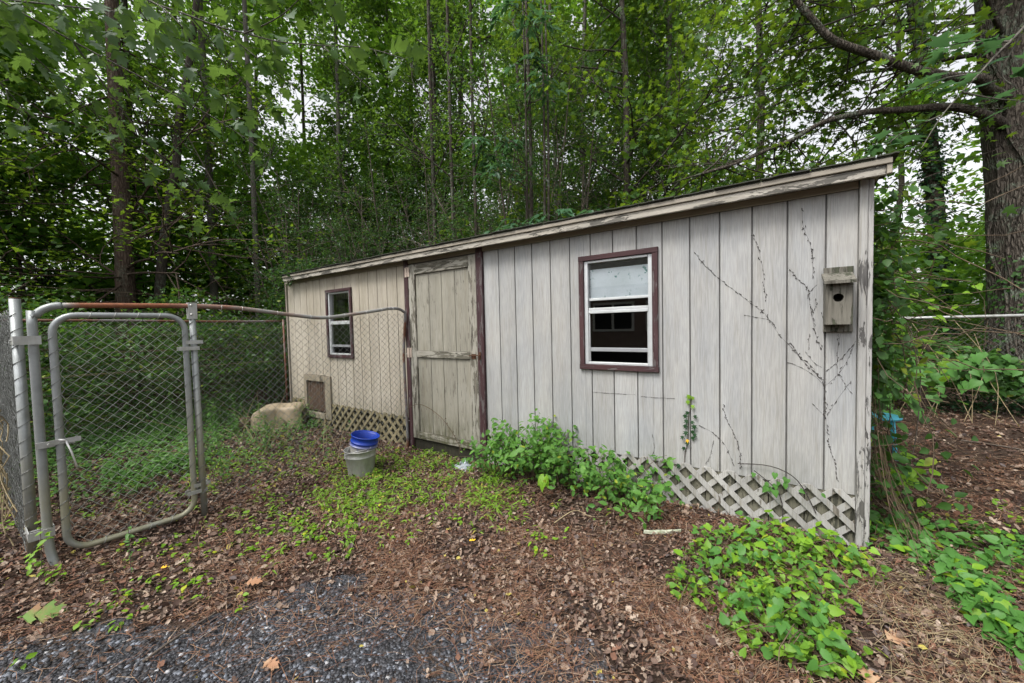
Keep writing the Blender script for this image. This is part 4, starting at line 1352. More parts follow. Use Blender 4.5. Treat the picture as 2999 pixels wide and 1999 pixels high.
# round-leaved creeping weeds
x, y = samp(13000, -4.5, 4.8, -3.3, 1.2, patch_fn([(-.66, -1.95, .3, .7), (-.35, -1.75, .28, .65), (-.2, -1.4, .3, .4), (-.75, -1.55, .3, .55), (-1.1, -2.3, .3, .3), (-.75, -2.75, .28, .35), (-.55, -2.5, .2, .35), (-.05, -2.35, .08, .3), (-1.25, -2.6, .35, .25), (-.9, -1.4, .5, .3),
                                                          (.1, -1.2, .3, .12), (1.05, -1.08, .1, .5), (3.4, .55, .28, .5), (3.1, .15, .25, .55), (3.9, .9, .5, .4), (3.6, .1, .35, .4), (2.9, .5, .15, .35), (-2.4, -2.2, .6, .2), (-3.2, -1.9, .7, .3), (-3.5, -2.9, .8, .35)]))
V, F = sprigs(x, y, t_ovate(.68, .2), 4, .034, .055)
tag(link('creeping_weeds', mesh_np('creeping_weeds', V, F, L_BRIGHT)), 'small oval leaved creeping weeds scattered over the dead leaves', 'weeds', kind='stuff')
# weeds in the kennel
x, y = samp(9000, -7.5, -1.7, -3.6, .0, patch_fn([(-3.35, -2.05, .42, 1.3), (-2.5, -1.4, .5, .10), (-4.2, -1.2, .9, .2), (-5.5, -2.0, 1.3, .9), (-3.2, -.8, .6, .15), (-6.5, -1, 1.2, .9), (-4.3, -.6, .5, .8), (-3.6, -.35, .35, .5)]))
V, F = sprigs(x, y, t_ovate(.5, .2), 7, .05, .2)
tag(link('kennel_weeds', mesh_np('kennel_weeds', V, F, L_WEED)), 'soft green weeds growing inside the chain link kennel', 'weeds', kind='stuff')

# a leafy plant built of countable leaves ------------------------------
def leafy(name, base, label, cat, stems, leafs, mesh_list, stem_mat=M_TWIG, group=None):
    r_ = T(name, base, label, cat, group)
    if stems:
        V, F = tubes_np(stems, 4)
        Pnp('stem', V, F, stem_mat, r_)
    for (p, nn_, yd, s_) in leafs:
        place_leaf(rnd.choice(mesh_list), r_, p, nn_, yd, s_)
    return r_
hv, hf = t_heart()
ov, of_ = t_ovate(.62, .22, .2)
me_heart_b = mesh_np('leaf', hv, hf, L_BRIGHT, True); me_heart_g = mesh_np('leaf', hv, hf, L_GREEN, True)
me_ov_b = mesh_np('leaf', ov, of_, L_BRIGHT, True); me_ov_g = mesh_np('leaf', ov, of_, L_GREEN, True)

def vine_patch(name, base, label, centers, nst, nleaf, meshes, s0, s1, hgt, stuffmat, nstuff, seed):
    rg = random.Random(seed)
    rgn = np.random.default_rng(seed)
    stems, leafs = [], []
    def pick():
        c = rg.choices(centers, [q[4] for q in centers])[0]
        a = rg.uniform(0, 6.283); rr2 = math.sqrt(rg.random())*(1 if rg.random() < .82 else rg.uniform(1, 1.6))
        return c[0]+c[2]*rr2*math.cos(a), min(c[1]+c[3]*rr2*math.sin(a), -.06 if c[0] < 2.9 else 9), max(1-rr2*.6, .12)*(1+.35*math.sin(9*c[0]+7*rr2*math.cos(a)*3)*math.sin(8*rr2*math.sin(a)+c[1]*5))
    for i in range(nst):
        x, y, k = pick()
        a = rg.uniform(0, 6.283); L = rg.uniform(.15, .4)
        z = float(gh(x, y))
        pts = [(x, y, z+.01)]
        for q in range(1, 6):
            a += rg.gauss(0, .25)
            xx, yy = pts[-1][0]+L/5*math.cos(a), pts[-1][1]+L/5*math.sin(a)
            pts.append((xx, yy, float(gh(xx, yy))+hgt*k*math.sin(math.pi*q/5.5)*rg.uniform(.6, 1)+.01))
        stems.append((pts, [.0022]*6))
    for i in range(nleaf):
        x, y, k = pick()
        z = float(gh(x, y))+.015+hgt*k*rg.uniform(.55, 1.1)
        t_ = (rg.gauss(0, .6), rg.gauss(-.35, .5), 1)
        leafs.append(((x, y, z), t_, (rg.gauss(0, 1), rg.gauss(-.3, 1), -.1), rg.uniform(s0, s1)))
    r_ = T(name, base, label, 'vine')
    V, F = tubes_np(stems, 4); Pnp('stem', V, F, M_STALKD, r_)
    for (p, nn_, yd, s_) in leafs:
        top = p[1] > -.62
        ms = meshes(p, rg)
        place_leaf(ms, r_, p, nn_, yd, s_)
    n = nstuff
    P = []
    for i in range(n):
        x, y, k = pick()
        P.append((x, y, float(gh(x, y))+.01+hgt*k*rg.uniform(.0, .75)))
    V, F = scatter(t_heart(.75), np.array(P), up_normals(n, .5, rgn), rgn.uniform(s0*.6, s1*.85, n), rg=rgn)
    Pnp('undergrowth', V, F, stuffmat, r_, kind='stuff', smooth=False)
    return r_
vine_patch('creeping_vine', (2.4, -.7, 0), 'bright green mound of creeping vine on the ground in front of the right shed corner',
           [(2.35, -.35, .24, .26, 2.5), (2.40, -.70, .30, .25, 4.2), (2.40, -1.03, .26, .26, 4.6), (2.62, -.28, .2, .13, 1.3), (2.10, -.55, .16, .2, 1.3), (2.0, -.75, .16, .2, 1.0), (2.50, -1.12, .15, .15, 1.8), (2.72, -.38, .16, .09, .7), (1.93, -.95, .09, .10, .5), (2.05, -1.0, .12, .1, .4)],
           60, 296, lambda p, rg: (me_heart_b if rg.random() < (.75 if p[1] > -.52 else .22) else me_heart_g) if rg.random() < .65 else (me_ov_b if rg.random() < (.7 if p[1] > -.52 else .2) else me_ov_g),
           .026, .066, .20, L_GREEN2, 1350, 21)
vine_patch('creeping_vine', (3.2, -.1, 0), 'dark green trailing vine at the right edge, beyond a strip of dry straw',
           [(3.05, .18, .2, .22, 1.6), (3.2, -.12, .13, .28, 1.8), (3.22, -.42, .12, .22, 1.5), (3.42, .45, .3, .2, 1.3), (3.5, .1, .2, .3, 1.3), (2.95, .42, .12, .1, .5), (3.3, -.6, .1, .15, .8)],
           50, 260, lambda p, rg: (me_heart_b if rg.random() < .15 else me_heart_g) if rg.random() < .6 else (me_ov_b if rg.random() < .2 else me_ov_g),
           .038, .075, .10, L_GREEN, 600, 22)
# small chartreuse seedling in the middle foreground
lf = []
for (x, y, s_) in ((1.02, -1.03, .035), (1.045, -1.0, .038), (1.075, -.99, .034), (1.10, -.965, .036), (1.00, -1.07, .04), (1.03, -1.085, .042), (1.13, -.93, .035), (1.16, -.92, .03), (1.13, -.78, .035), (1.135, -.76, .03)):
    lf.append(((x, y, float(gh(x, y))+.035+rnd.random()*.02), (rnd.gauss(0, .3), -.3, 1), (rnd.gauss(0, 1), rnd.gauss(0, 1), 0), s_))
leafy('seedling', (1.07, -1.0, 0), 'small chartreuse seedling trailing over bare litter in the middle foreground', 'seedling', [([(1.0, -1.08, .03), (1.06, -1.0, .045), (1.17, -.91, .04)], .0015)], lf, [me_ov_b])
# fern-like weed by the gate
lf = []
for i in range(22):
    t_ = i/22
    x0_, y0_ = -.99, -2.66
    lf.append(((x0_+.012*math.sin(i), y0_, .03+.30*t_), (rnd.gauss(0, .3), -.3, 1), (rnd.choice((-1, 1)), rnd.gauss(0, .6), -.1), .05*(1.05-abs(t_-.75))))
me_weed = mesh_np('leaf', *t_ovate(.4, .2, .1), L_WEED, True)
leafy('weed_plant', (-.99, -2.66, 0), 'upright feathery weed standing in front of the gate bottom rail', 'weed', [([(-.99, -2.66, 0), (-.985, -2.66, .34)], .002)], lf, [me_weed])
lf = []
for i in range(34):
    t_ = i/34
    lf.append(((-1.47+.17*t_+rnd.gauss(0, .02), -2.97+.04*math.sin(9*t_)-.02, .30*(1-t_)**1.3+.03), (rnd.gauss(0, .4), -.3, 1), (rnd.gauss(0, 1), rnd.gauss(0, 1), -.4), rnd.uniform(.03, .045)))
leafy('weed_plant', (-1.45, -2.98, 0), 'yellow green weed creeping down beside the foot of the gate post', 'weed', [([(-1.47, -2.97, .32), (-1.38, -2.98, .1), (-1.3, -3.0, .02)], .002)], lf, [me_ov_b])

# bush before the lattice
def bush():
    rg = random.Random(5); rgn = np.random.default_rng(5)
    r_ = T('bush', (.75, -.3, 0), 'low green leafy bush growing against the lattice skirt to the right of the door', 'bush')
    st, tips = [], []
    for i in range(95):
        u = rg.random()
        bx = rg.choice([rg.gauss(.45, .22), rg.gauss(.65, .25), rg.uniform(.0, 1.7), rg.gauss(1.3, .25)]); by = rg.uniform(-.30, -.08)
        hmax = .52*math.exp(-((bx-.5)/.55)**2)+.30*math.exp(-((bx-1.35)/.5)**2)+.08
        hh = hmax*rg.uniform(.55, 1.08)
        dx_ = rg.gauss(0, .14); dy_ = rg.gauss(-.16, .16)
        pts = [(bx, by, 0.02)]
        for q in range(1, 6):
            t_ = q/5
            pts.append((bx+dx_*t_, min(by+dy_*t_*t_, -.03), .02+hh*math.sin(t_*1.5)))
        st.append((pts, [.0035, .003, .003, .0025, .002, .001]))
        for q in range(1, 6):
            for k in range(3 if q > 1 else 1):
                tips.append((pts[q], q))
    V, F = tubes_np(st, 4); Pnp('stem', V, F, M_STALKD, r_)
    meL = [mesh_np('leaf', *t_ovate(.52, .22, .2), L_BUSH, True), mesh_np('leaf', *t_ovate(.62, .2, .25), L_BUSH, True)]
    rg.shuffle(tips)
    for (p, q) in tips[:285]:
        p = (p[0]+rg.gauss(0, .02), min(p[1]+rg.gauss(-.02, .025), -.03), p[2]+rg.gauss(.01, .02))
        place_leaf(rg.choice(meL), r_, p, (rg.gauss(0, .4), rg.gauss(-.5, .35), 1), (rg.gauss(0, 1), rg.gauss(-.6, .8), rg.gauss(-.1, .3)), rg.uniform(.05, .085))
    P = np.array([(p[0]+rg.gauss(0, .05), min(p[1]+rg.gauss(0, .05), -.03), max(.02, p[2]+rg.gauss(-.04, .05))) for p, q in tips for _ in range(2)])
    V, F = scatter(t_ovate(.5), P, up_normals(len(P), .6, rgn)+np.array((0, -.4, 0)), rgn.uniform(.03, .065, len(P)), rg=rgn)
    Pnp('foliage', V, F, L_BUSH, r_, kind='stuff')
    # pale big three-lobed leaf and small compound tips
    me_p = mesh_np('leaf', *t_heart(.7, .3), L_BRIGHT, True)
    for a, s_ in ((-.5, .12), (0, .15), (.5, .12)):
        place_leaf(me_p, r_, (.80, -.52, .27), (0, -.8, .6), (math.sin(a), -.2, -math.cos(a)), s_*.85)
bush()
# tiny climber leaves on the lattice further right
lf = []
for i in range(60):
    x = rnd.choice([rnd.gauss(1.55, .12), rnd.gauss(2.32, .12), rnd.gauss(1.45, .2)]); z = rnd.uniform(.02, .36) if x < 1.9 else rnd.gauss(.40, .05)
    lf.append(((x, -.03-rnd.random()*.05, max(z, .05)), (rnd.gauss(0, .3), -1, .5), (rnd.gauss(0, .8), -.3, -1), rnd.uniform(.03, .055)))
leafy('climber', (1.9, -.05, 0), 'sparse green climber threading through the lattice strips', 'climber',
      [(smooth_pts([(1.5, -.03, .03), (1.55, -.035, .25), (1.48, -.03, .40)], 4), .003), (smooth_pts([(2.42, -.03, .05), (2.40, -.03, .3), (2.25, -.03, .44)], 4), .003), (smooth_pts([(2.15, -.025, .47), (2.35, -.03, .49), (2.5, -.03, .42), (2.6, -.035, .22)], 4), .0035)], lf, [me_ov_g, me_heart_g], M_DEADVINE)
# dry vine across the door
mb = MB()
arc = smooth_pts([(-1.49, -.06, .0), (-1.52, -.07, .30), (-1.42, -.09, .50), (-1.15, -.10, .60), (-.85, -.09, .50), (-.65, -.08, .32), (-.52, -.07, .12)], 6)
mb.tube(arc, .0032, 5)
for i in range(4, len(arc)-2, 2):
    p = arc[i]
    mb.tube([p, (p[0]+rnd.uniform(-.03, .05), p[1]-.01, p[2]-rnd.uniform(.02, .09))], .002, 4)
    if rnd.random() < .6:
        q = (p[0]+rnd.uniform(-.03, .05), p[1]-.01, p[2]+rnd.uniform(.0, .05)); mb.tube([p, q], .002, 4)
        mb.tube([q, (q[0]+.01, q[1], q[2]+.006)], .006, 4)
tag(part('dry_vine', mb, M_STALKD), 'bare brown arching vine across the lower half of the shed door', 'vine')

# sticks
def stick(pts, r, mat, label, nm='stick'):
    P = smooth_pts(pts, 4)
    rads = np.linspace(r, r*.45, len(P))
    tag(part(nm, MB().tube(P, list(rads), 6), mat, smooth=True), label, 'stick')
stick([(-.02, -2.80, .03), (-.05, -2.70, .035), (-.083, -2.60, .03), (-.10, -2.50, .03)], .007, M_TWIG, 'dark straight stick lying on the gravel at the lower left')
stick([(3.24, -.22, .06), (3.26, -.36, .05), (3.285, -.50, .04)], .008, M_TWIG, 'grey stick poking through the vine leaves at the right edge')
stick([(4.30, 5.9, .25), (4.55, 5.3, .28), (4.68, 4.8, .22), (4.85, 3.8, .12), (4.95, 3.0, .1)], .016, M_STALK, 'long pale branch lying on the mulch in front of the big tree')
stick([(1.02, -.78, .05), (1.10, -.60, .09), (1.20, -.55, .05), (1.30, -.50, .05)], .004, M_STALK, 'thin forked twig lying on pine needles before the lattice')
stick([(3.95, 3.2, .1), (4.4, 3.0, .12), (4.9, 2.7, .1)], .012, M_TWIG, 'thin grey branch lying on the mulch at the right edge')
stick([(1.30, -.95, .03), (1.36, -1.05, .035), (1.40, -1.10, .03)], .006, M_STALKD, 'short dark broken twig lying among the needles')
# fallen oak leaves on the ground
t_ok = t_oak()
def m_fall(name, a, b):
    t = NT(name)
    c = t.mix(t.ramp(t.noise(t.pos(), 14, 4), .42, .58), a, b)
    return t.bsdf(c, .6, 0, None, .3)
me_f = mesh_np('fallen_leaf', t_ok[0], t_ok[1], m_fall('half_green_leaf', (.16, .26, .07), (.30, .18, .10)))
fl = bpy.data.objects.new('fallen_leaf', me_f); C.objects.link(fl)
def orient(o, p, nrm, yd, s_):
    N = Vector(nrm).normalized(); Y = Vector(yd); Y = (Y-N*Y.dot(N)).normalized(); X = Y.cross(N)
    m = Matrix((X, Y, N)).transposed().to_4x4() @ Matrix.Scale(s_, 4); m.translation = Vector(p); o.matrix_world = m
orient(fl, (-.905, -3.10, .06), (.5, .1, 1), (.45, 1, .1), .185)
tag(fl, 'large half green lobed oak leaf lying at the lower left corner', 'leaf')
me_b = mesh_np('fallen_leaf', t_ok[0], t_ok[1], m_fall('brown_oak_leaf', (.30, .16, .09), (.36, .24, .15)))
for p, yd, s_, lb in (((2.78, -.88, .04), (.6, .5, 0), .12, 'tan fallen oak leaf on the straw right of the bright vine mound'),
                      ((-.20, -2.33, .05), (.7, .8, 0), .09, 'orange brown fallen oak leaf at the edge of the gravel'),
                      ((2.70, -1.22, .03), (-.3, .8, 0), .11, 'dark brown oak leaf beneath the lower edge of the bright vine mound'),
                      ((.45, -2.50, .03), (.8, .3, 0), .08, 'small tan oak leaf lying alone on the gravel near the bottom edge')):
    o = bpy.data.objects.new('fallen_leaf', me_b); C.objects.link(o); orient(o, p, (.1, -.2, 1), yd, s_); tag(o, lb, 'leaf')
me_y = mesh_np('fallen_leaf', *t_curl2(), M_FLOWER)
for p, s_, lb in (((.62, -1.28, .04), .05, 'small orange leaf on the needles in the middle foreground'), ((-.85, -2.55, .04), .055, 'yellow fallen leaf on the litter in front of the gate')):
    o = bpy.data.objects.new('fallen_leaf', me_y); C.objects.link(o); orient(o, p, (0, -.3, 1), (.7, .4, 0), s_); tag(o, lb, 'leaf')

# tall weeds in the kennel
st, Pl, Dl, Sl = [], [], [], []
for (cx_, cy_, k, hh) in ((-2.08, -1.78, 4, .75), (-4.25, -1.05, 9, .62), (-3.9, -.75, 7, .45), (-3.5, -1.5, 8, .5), (-2.9, -1.1, 5, .5), (-4.6, -1.7, 10, .8), (-2.6, -2.3, 4, .35), (-3.6, -.30, 6, .5)):
    for q in range(k):
        x, y = cx_+rnd.gauss(0, .10), cy_+rnd.gauss(0, .10)
        h_ = hh*rnd.uniform(.6, 1.15); lx, ly = rnd.gauss(0, .09), rnd.gauss(0, .09)
        g0_ = float(gh(x, y))
        st.append(([(x, y, g0_), (x+lx*.4, y+ly*.4, g0_+h_*.5), (x+lx, min(y+ly, -.07), g0_+h_)], [.003, .0025, .0012]))
        for j in range(18):
            t_ = rnd.uniform(.15, 1); a = rnd.uniform(0, 6.28)
            Pl.append((x+lx*t_, min(y+ly*t_, -.07), g0_+h_*t_)); Dl.append((math.cos(a), math.sin(a), rnd.uniform(-.5, .3))); Sl.append(rnd.uniform(.05, .10)*(1.25-t_*.6))
V, F = scatter(t_lance(.22), np.array(Pl), up_normals(len(Pl), .4), np.array(Sl), np.array(Dl))
tw = T('tall_weeds', (-3.5, -1.3, 0), 'tall leafy green weeds standing in the kennel around the tan crate', 'weeds')
Pnp('foliage', V, F, L_WEED, tw, kind='stuff')
V, F = tubes_np(st, 4); Pnp('stems', V, F, L_WEED, tw, kind='stuff')
# dry stalks in the kennel
lst = []
for i in range(46):
    x, y = rnd.choice([(-3.05, -1.05), (-3.3, -.9), (-2.5, -.75), (-2.0, -.8), (-3.6, -1.1)])
    x += rnd.gauss(0, .2); y += rnd.gauss(0, .15)
    a = rnd.uniform(0, 6.28); L = rnd.uniform(.35, .9); el = rnd.uniform(.15, 1.3)
    p1 = (x+L*math.cos(a)*math.cos(el), min(y+L*math.sin(a)*math.cos(el), -.08), L*math.sin(el))
    lst.append(([(x, y, 0), ((x+p1[0])/2, (y+p1[1])/2, p1[2]*.6+.02), p1], [.003, .0025, .0012]))
V, F = tubes_np(lst, 4)
tag(link('dry_stalks', mesh_np('dry_stalks', V, F, M_STALK)), 'dry straw coloured stalks leaning inside the kennel between crate and bucket', 'stalks', kind='stuff')

# ------------------------------------------------------------------ trees
def branch_sys(rg, start, d, L, r, lvl, tubes, tips, up_=.15, kink=.25, nchild=4, ratio=.55, seg=5):
    p = np.array(start, float); d = np.array(d, float); d /= np.linalg.norm(d)
    pts = [p.copy()]; dirs = [d.copy()]
    for i in range(seg):
        d = d+rg.normal(0, kink, 3)*.5; d[2] += up_*.3; d /= np.linalg.norm(d)
        p = p+d*L/seg
        pts.append(p.copy()); dirs.append(d.copy())
    tubes.append((pts, np.linspace(r, r*.35, seg+1)))
    if lvl <= 0:
        tips.append(np.array(pts)); return
    for c in range(nchild):
        t_ = rg.uniform(.25, 1.0)
        i = min(int(t_*seg), seg-1)
        q = pts[i]+(pts[i+1]-pts[i])*(t_*seg-i)
        side = rg.normal(0, 1, 3); side -= side.dot(dirs[i])*dirs[i]; side /= np.linalg.norm(side)+1e-9
        dd = dirs[i]*.75+side*.8
        branch_sys(rg, q, dd, L*ratio*rg.uniform(.7, 1.2), r*.5, lvl-1, tubes, tips, up_, kink, nchild, ratio, seg)
def leaves_on(rg, tips, per, jit, size, tmpl, spread=.6, droop=0.0):
    if not tips: return None
    A = np.concatenate([t_[rg.integers(1, len(t_), per)] for t_ in tips])
    n = len(A)
    P = A+rg.normal(0, jit, (n, 3)); P[:, 2] -= abs(rg.normal(0, droop, n)) if droop else 0
    N = up_normals(n, spread, rg)
    D = rg.normal(size=(n, 3)); D[:, 2] -= .6
    return scatter(tmpl, P, N, rg.uniform(.6, 1.3, n)*size, D, rg)

def make_tree(name, loc, label, trunk, r0, r1, bark, leafmat, tmpl, per, jit, size, limbs, group=None, seed=1, cat='tree', nchild=4, lvl=2, up_=.15, spread=.6, sides=10, twig_r=None, ratio=.55):
    """trunk: polyline relative to loc; limbs: list of (t along trunk, azimuth, elevation, length, radius)"""
    rg = np.random.default_rng(seed)
    r_ = T(name, loc, label, cat, group)
    ORG[r_.name] = np.zeros(3)
    TP = smooth_pts(trunk, 4)
    rad = np.linspace(r0, r1, len(TP))
    rad[0] *= 1.35; rad[1] *= 1.12
    v, f = tube_arr(TP, rad*(1+rg.normal(0, .02, len(TP))), sides)
    Pnp('trunk', v, f, bark, r_, True)
    tubes, tips = [], []
    for (t_, az, el, L, rr_) in limbs:
        i = t_*(len(TP)-1); j = min(int(i), len(TP)-2)
        p = TP[j]+(TP[j+1]-TP[j])*(i-j)
        az, el = math.radians(az), math.radians(el)
        branch_sys(rg, p, (math.sin(az)*math.cos(el), math.cos(az)*math.cos(el), math.sin(el)), L, rr_, lvl, tubes, tips, up_, nchild=nchild, ratio=ratio)
    big = [t_ for t_ in tubes if t_[1][0] > .006]
    small = [t_ for t_ in tubes if t_[1][0] <= .006]
    V, F = tubes_np(big, 5)
    Pnp('branches', V, F, bark, r_, True)
    res = leaves_on(rg, tips, per, jit, size, tmpl, spread)
    o = Pnp('crown', res[0], res[1], leafmat, r_, kind='stuff')
    return r_
def copy_tree(root, loc, rz, sc, label=None):
    r2 = root.copy(); C.objects.link(r2)
    r2.location = loc; r2.rotation_euler = (0, 0, rz); r2.scale = (sc, sc, sc)
    if label: r2['label'] = label
    for ch in list(root.children):
        c = ch.copy(); C.objects.link(c); c.parent = r2
    return r2
def rl(seed, n, t0, t1, el0, el1, L0, L1, r0_, az=None):
    rg = random.Random(seed)
    out = []
    for i in range(n):
        t_ = t0+(t1-t0)*(i+rg.random())/n
        a = rg.uniform(0, 360) if az is None else rg.gauss(*az)
        k = 1-.5*(t_-t0)/(t1-t0)
        out.append((t_, a, rg.uniform(el0, el1), rg.uniform(L0, L1)*k, r0_*k))
    return out

S_SM = t_simple(.55)
# --- slender wood trees, two kinds, copied through the wood
GRP = 'slender trees in the woods behind the shed and kennel'
LBL = 'slender leafy tree with a thin trunk standing in the dense wood'
slA = make_tree('woodland_tree', (-8.5, 3.5, 0), LBL, [(0, 0, -.1), (.1, 0, 3), (-.1, .1, 6), (.05, .1, 10), (.1, 0, 14)], .10, .03, M_BARK_GREY, L_MID, S_SM, 24, .16, .105, rl(3, 34, .14, .98, 15, 55, 1.2, 2.4, .03), GRP, 31)
slB = make_tree('woodland_tree', (-4.0, 6.5, 0), LBL, [(0, 0, -.1), (-.1, 0, 3), (.15, .1, 7), (.1, -.1, 11), (.0, 0, 15)], .085, .03, M_BARK_DK, L_MID, S_SM, 24, .16, .10, rl(4, 36, .10, .98, 20, 60, 1.0, 2.2, .028), GRP, 32)
spots = [(-12.5, -2.5), (-14, 4), (-9.5, 6.2), (-7, 8), (-6.2, 5.2), (-9.5, -4.2), (-13, -6.5), (-2.2, 6.4), (-4.6, 9.5), (.2, 7.8), (-11.5, 9.5), (-1.2, 10.5), (10.5, 11.5), (-3, 13)]
rg0 = random.Random(12)
for i, (x, y) in enumerate(spots):
    copy_tree(slA if i % 2 else slB, (x+rg0.uniform(-.4, .4), y+rg0.uniform(-.4, .4), float(gh(x, y))-.1), rg0.uniform(0, 6.28), rg0.uniform(.85, 1.3))
# --- multi-stem privets right behind the kennel / shed
def privet(seed):
    rg = np.random.default_rng(seed)
    r_ = T('multi_stem_shrub', (0, 0, 0), 'tall dark shrub of many upright bare stems with small leaves above', 'shrub', 'tall many stemmed shrubs behind the kennel and shed')
    tubes, tips = [], []
    for i in range(13):
        az = rg.uniform(0, 2*np.pi); lean = rg.uniform(.05, .32)
        L = rg.uniform(4.2, 6.5)
        d0 = np.array((math.cos(az)*lean, math.sin(az)*lean, 1.0))
        pts = [np.array((math.cos(az)*.15, math.sin(az)*.15, -.05))]
        d = d0.copy()
        for q in range(8):
            d = d+rg.normal(0, .05, 3)+np.array((math.cos(az), math.sin(az), 0))*.03; 
            pts.append(pts[-1]+d/np.linalg.norm(d)*L/8)
        tubes.append((pts, np.linspace(.032, .010, 9)))
        for c in range(15):
            t_ = rg.uniform(.22, 1)*7.9; j = int(t_)
            p = pts[j]+(pts[j+1]-pts[j])*(t_-j)
            a2 = rg.uniform(0, 2*np.pi)
            branch_sys(rg, p, (math.cos(a2), math.sin(a2), rg.uniform(.1, .9)), rg.uniform(.4, .9), .007, 1, tubes, tips, .1, nchild=3, seg=4)
    V, F = tubes_np(tubes, 4); Pnp('stems', V, F, M_BARK_STEM, r_, True)
    V, F = leaves_on(rg, tips, 17, .08, .060, t_simple(.6), .7)
    Pnp('crown', V, F, L_DARK, r_, kind='stuff')
    return r_
pvA = privet(41)
pv_spots = [(-8.2, 2.6), (-6.7, 4.9), (-2.0, 4.1), (-.9, 5.9), (-5.9, 2.4), (-7.0, 3.9), (-4.9, 4.1), (-3.4, 4.6), (-2.6, 3.7), (-7.6, 1.7), (-5.6, 6.2), (-1.6, 5.0), (-8.6, 5.2), (-3.9, 6.6)]
for i, (x, y) in enumerate(pv_spots):
    o = pvA if i == 0 else copy_tree(pvA, (0, 0, 0), 0, 1)
    o.location = (x, y, float(gh(x, y))); o.rotation_euler = (0, 0, i*1.37); s_ = rg0.uniform(.8, 1.1); o.scale = (s_, s_, s_)

# --- named trees
def absT(pts):
    b = np.array(pts[0]); b[2] = 0
    return tuple(b), [tuple(np.array(p)-b) for p in pts]
b, tr = absT([(-9.59, -1.1, -.1), (-9.65, -1.04, 2.2), (-9.68, -1.02, 3.0), (-9.74, -.99, 4.4), (-9.80, -.98, 5.55), (-9.86, -.95, 7.1), (-9.94, -.91, 9.1), (-10.0, -.81, 12.0), (-10.05, -.61, 17)])
redt = make_tree('red_bark_tree', b, 'straight reddish brown trunked tree rising behind the kennel gate, with long drooping side limbs', tr, .185, .10, M_BARK_RED, L_GUM, S_SM, 16, .14, .10,
          rl(5, 26, .13, .9, -12, 25, 2.2, 3.8, .035)+rl(55, 16, .10, .45, -18, 8, 2.8, 4.6, .028, (190, 75)), None, 51, up_=-.05, spread=.4)
b, tr = absT([(-9.73, -.54, -.1), (-9.73, -.54, 1.2), (-9.65, -.38, 3.27), (-9.48, -.2, 4.8), (-9.38, -.09, 5.5), (-9.32, 0, 6.6), (-9.08, .25, 8.4), (-8.83, .57, 11.5)])
make_tree('leaning_tree', b, 'thinner dark tree leaning slightly right next to the reddish trunk', tr, .12, .06, M_BARK_DK, L_MID, S_SM, 12, .13, .09, rl(6, 14, .4, .98, 5, 50, 1.3, 2.4, .03), None, 52)
for i, (px_, py_, r_, lb) in enumerate(((-12.3, -3.1, .16, 'pale straight trunk far behind the upper left of the kennel'), (-10.9, 1.0, .12, 'pale grey trunk just right of the reddish trunk'), (-9.0, 1.35, .08, 'slim pale trunk between the reddish tree and the dense shrubs'),
                                        (-4.4, 3.4, .055, 'slim dark trunk rising above the left window of the shed'), (-3.7, 3.3, .05, 'slim dark trunk above the left door post'), (-2.95, 3.2, .045, 'slim dark trunk above the shed door'))):
    make_tree('straight_tree', (px_, py_, 0), lb, [(0, 0, -.1), (.05, 0, 3), (.0, .05, 7), (.08, 0, 12), (0, 0, 15)], r_, r_*.5, M_BARK_GREY if i < 3 else M_BARK_DK, L_MID, S_SM, 9, .13, .085, rl(60+i, 10, .35, .98, 20, 55, 1.0, 2.0, .025), None, 60+i)
make_tree('bare_stem_tree', (-1.34, 2.95, 0), 'slim dark stem rising from behind the shed roof right of the door', [(0, 0, -.1), (0, -.02, 3), (.03, -.05, 5), (.02, -.1, 8), (0, -.1, 11)], .045, .02, M_BARK_DK, L_MID, t_ovate(.5), 8, .12, .08, rl(71, 9, .45, .98, 25, 60, .8, 1.6, .015), None, 71)
make_tree('bare_stem_tree', (-1.86, 4.9, 0), 'pale slim stem standing in the bright gap behind the shed roof', [(0, 0, -.1), (0, -.02, 3), (.03, 0, 5), (.02, -.1, 8), (0, -.1, 12)], .06, .03, M_BARK_GREY, L_MID, S_SM, 8, .12, .08, rl(72, 10, .45, .98, 25, 60, 1.0, 1.8, .015), None, 72)

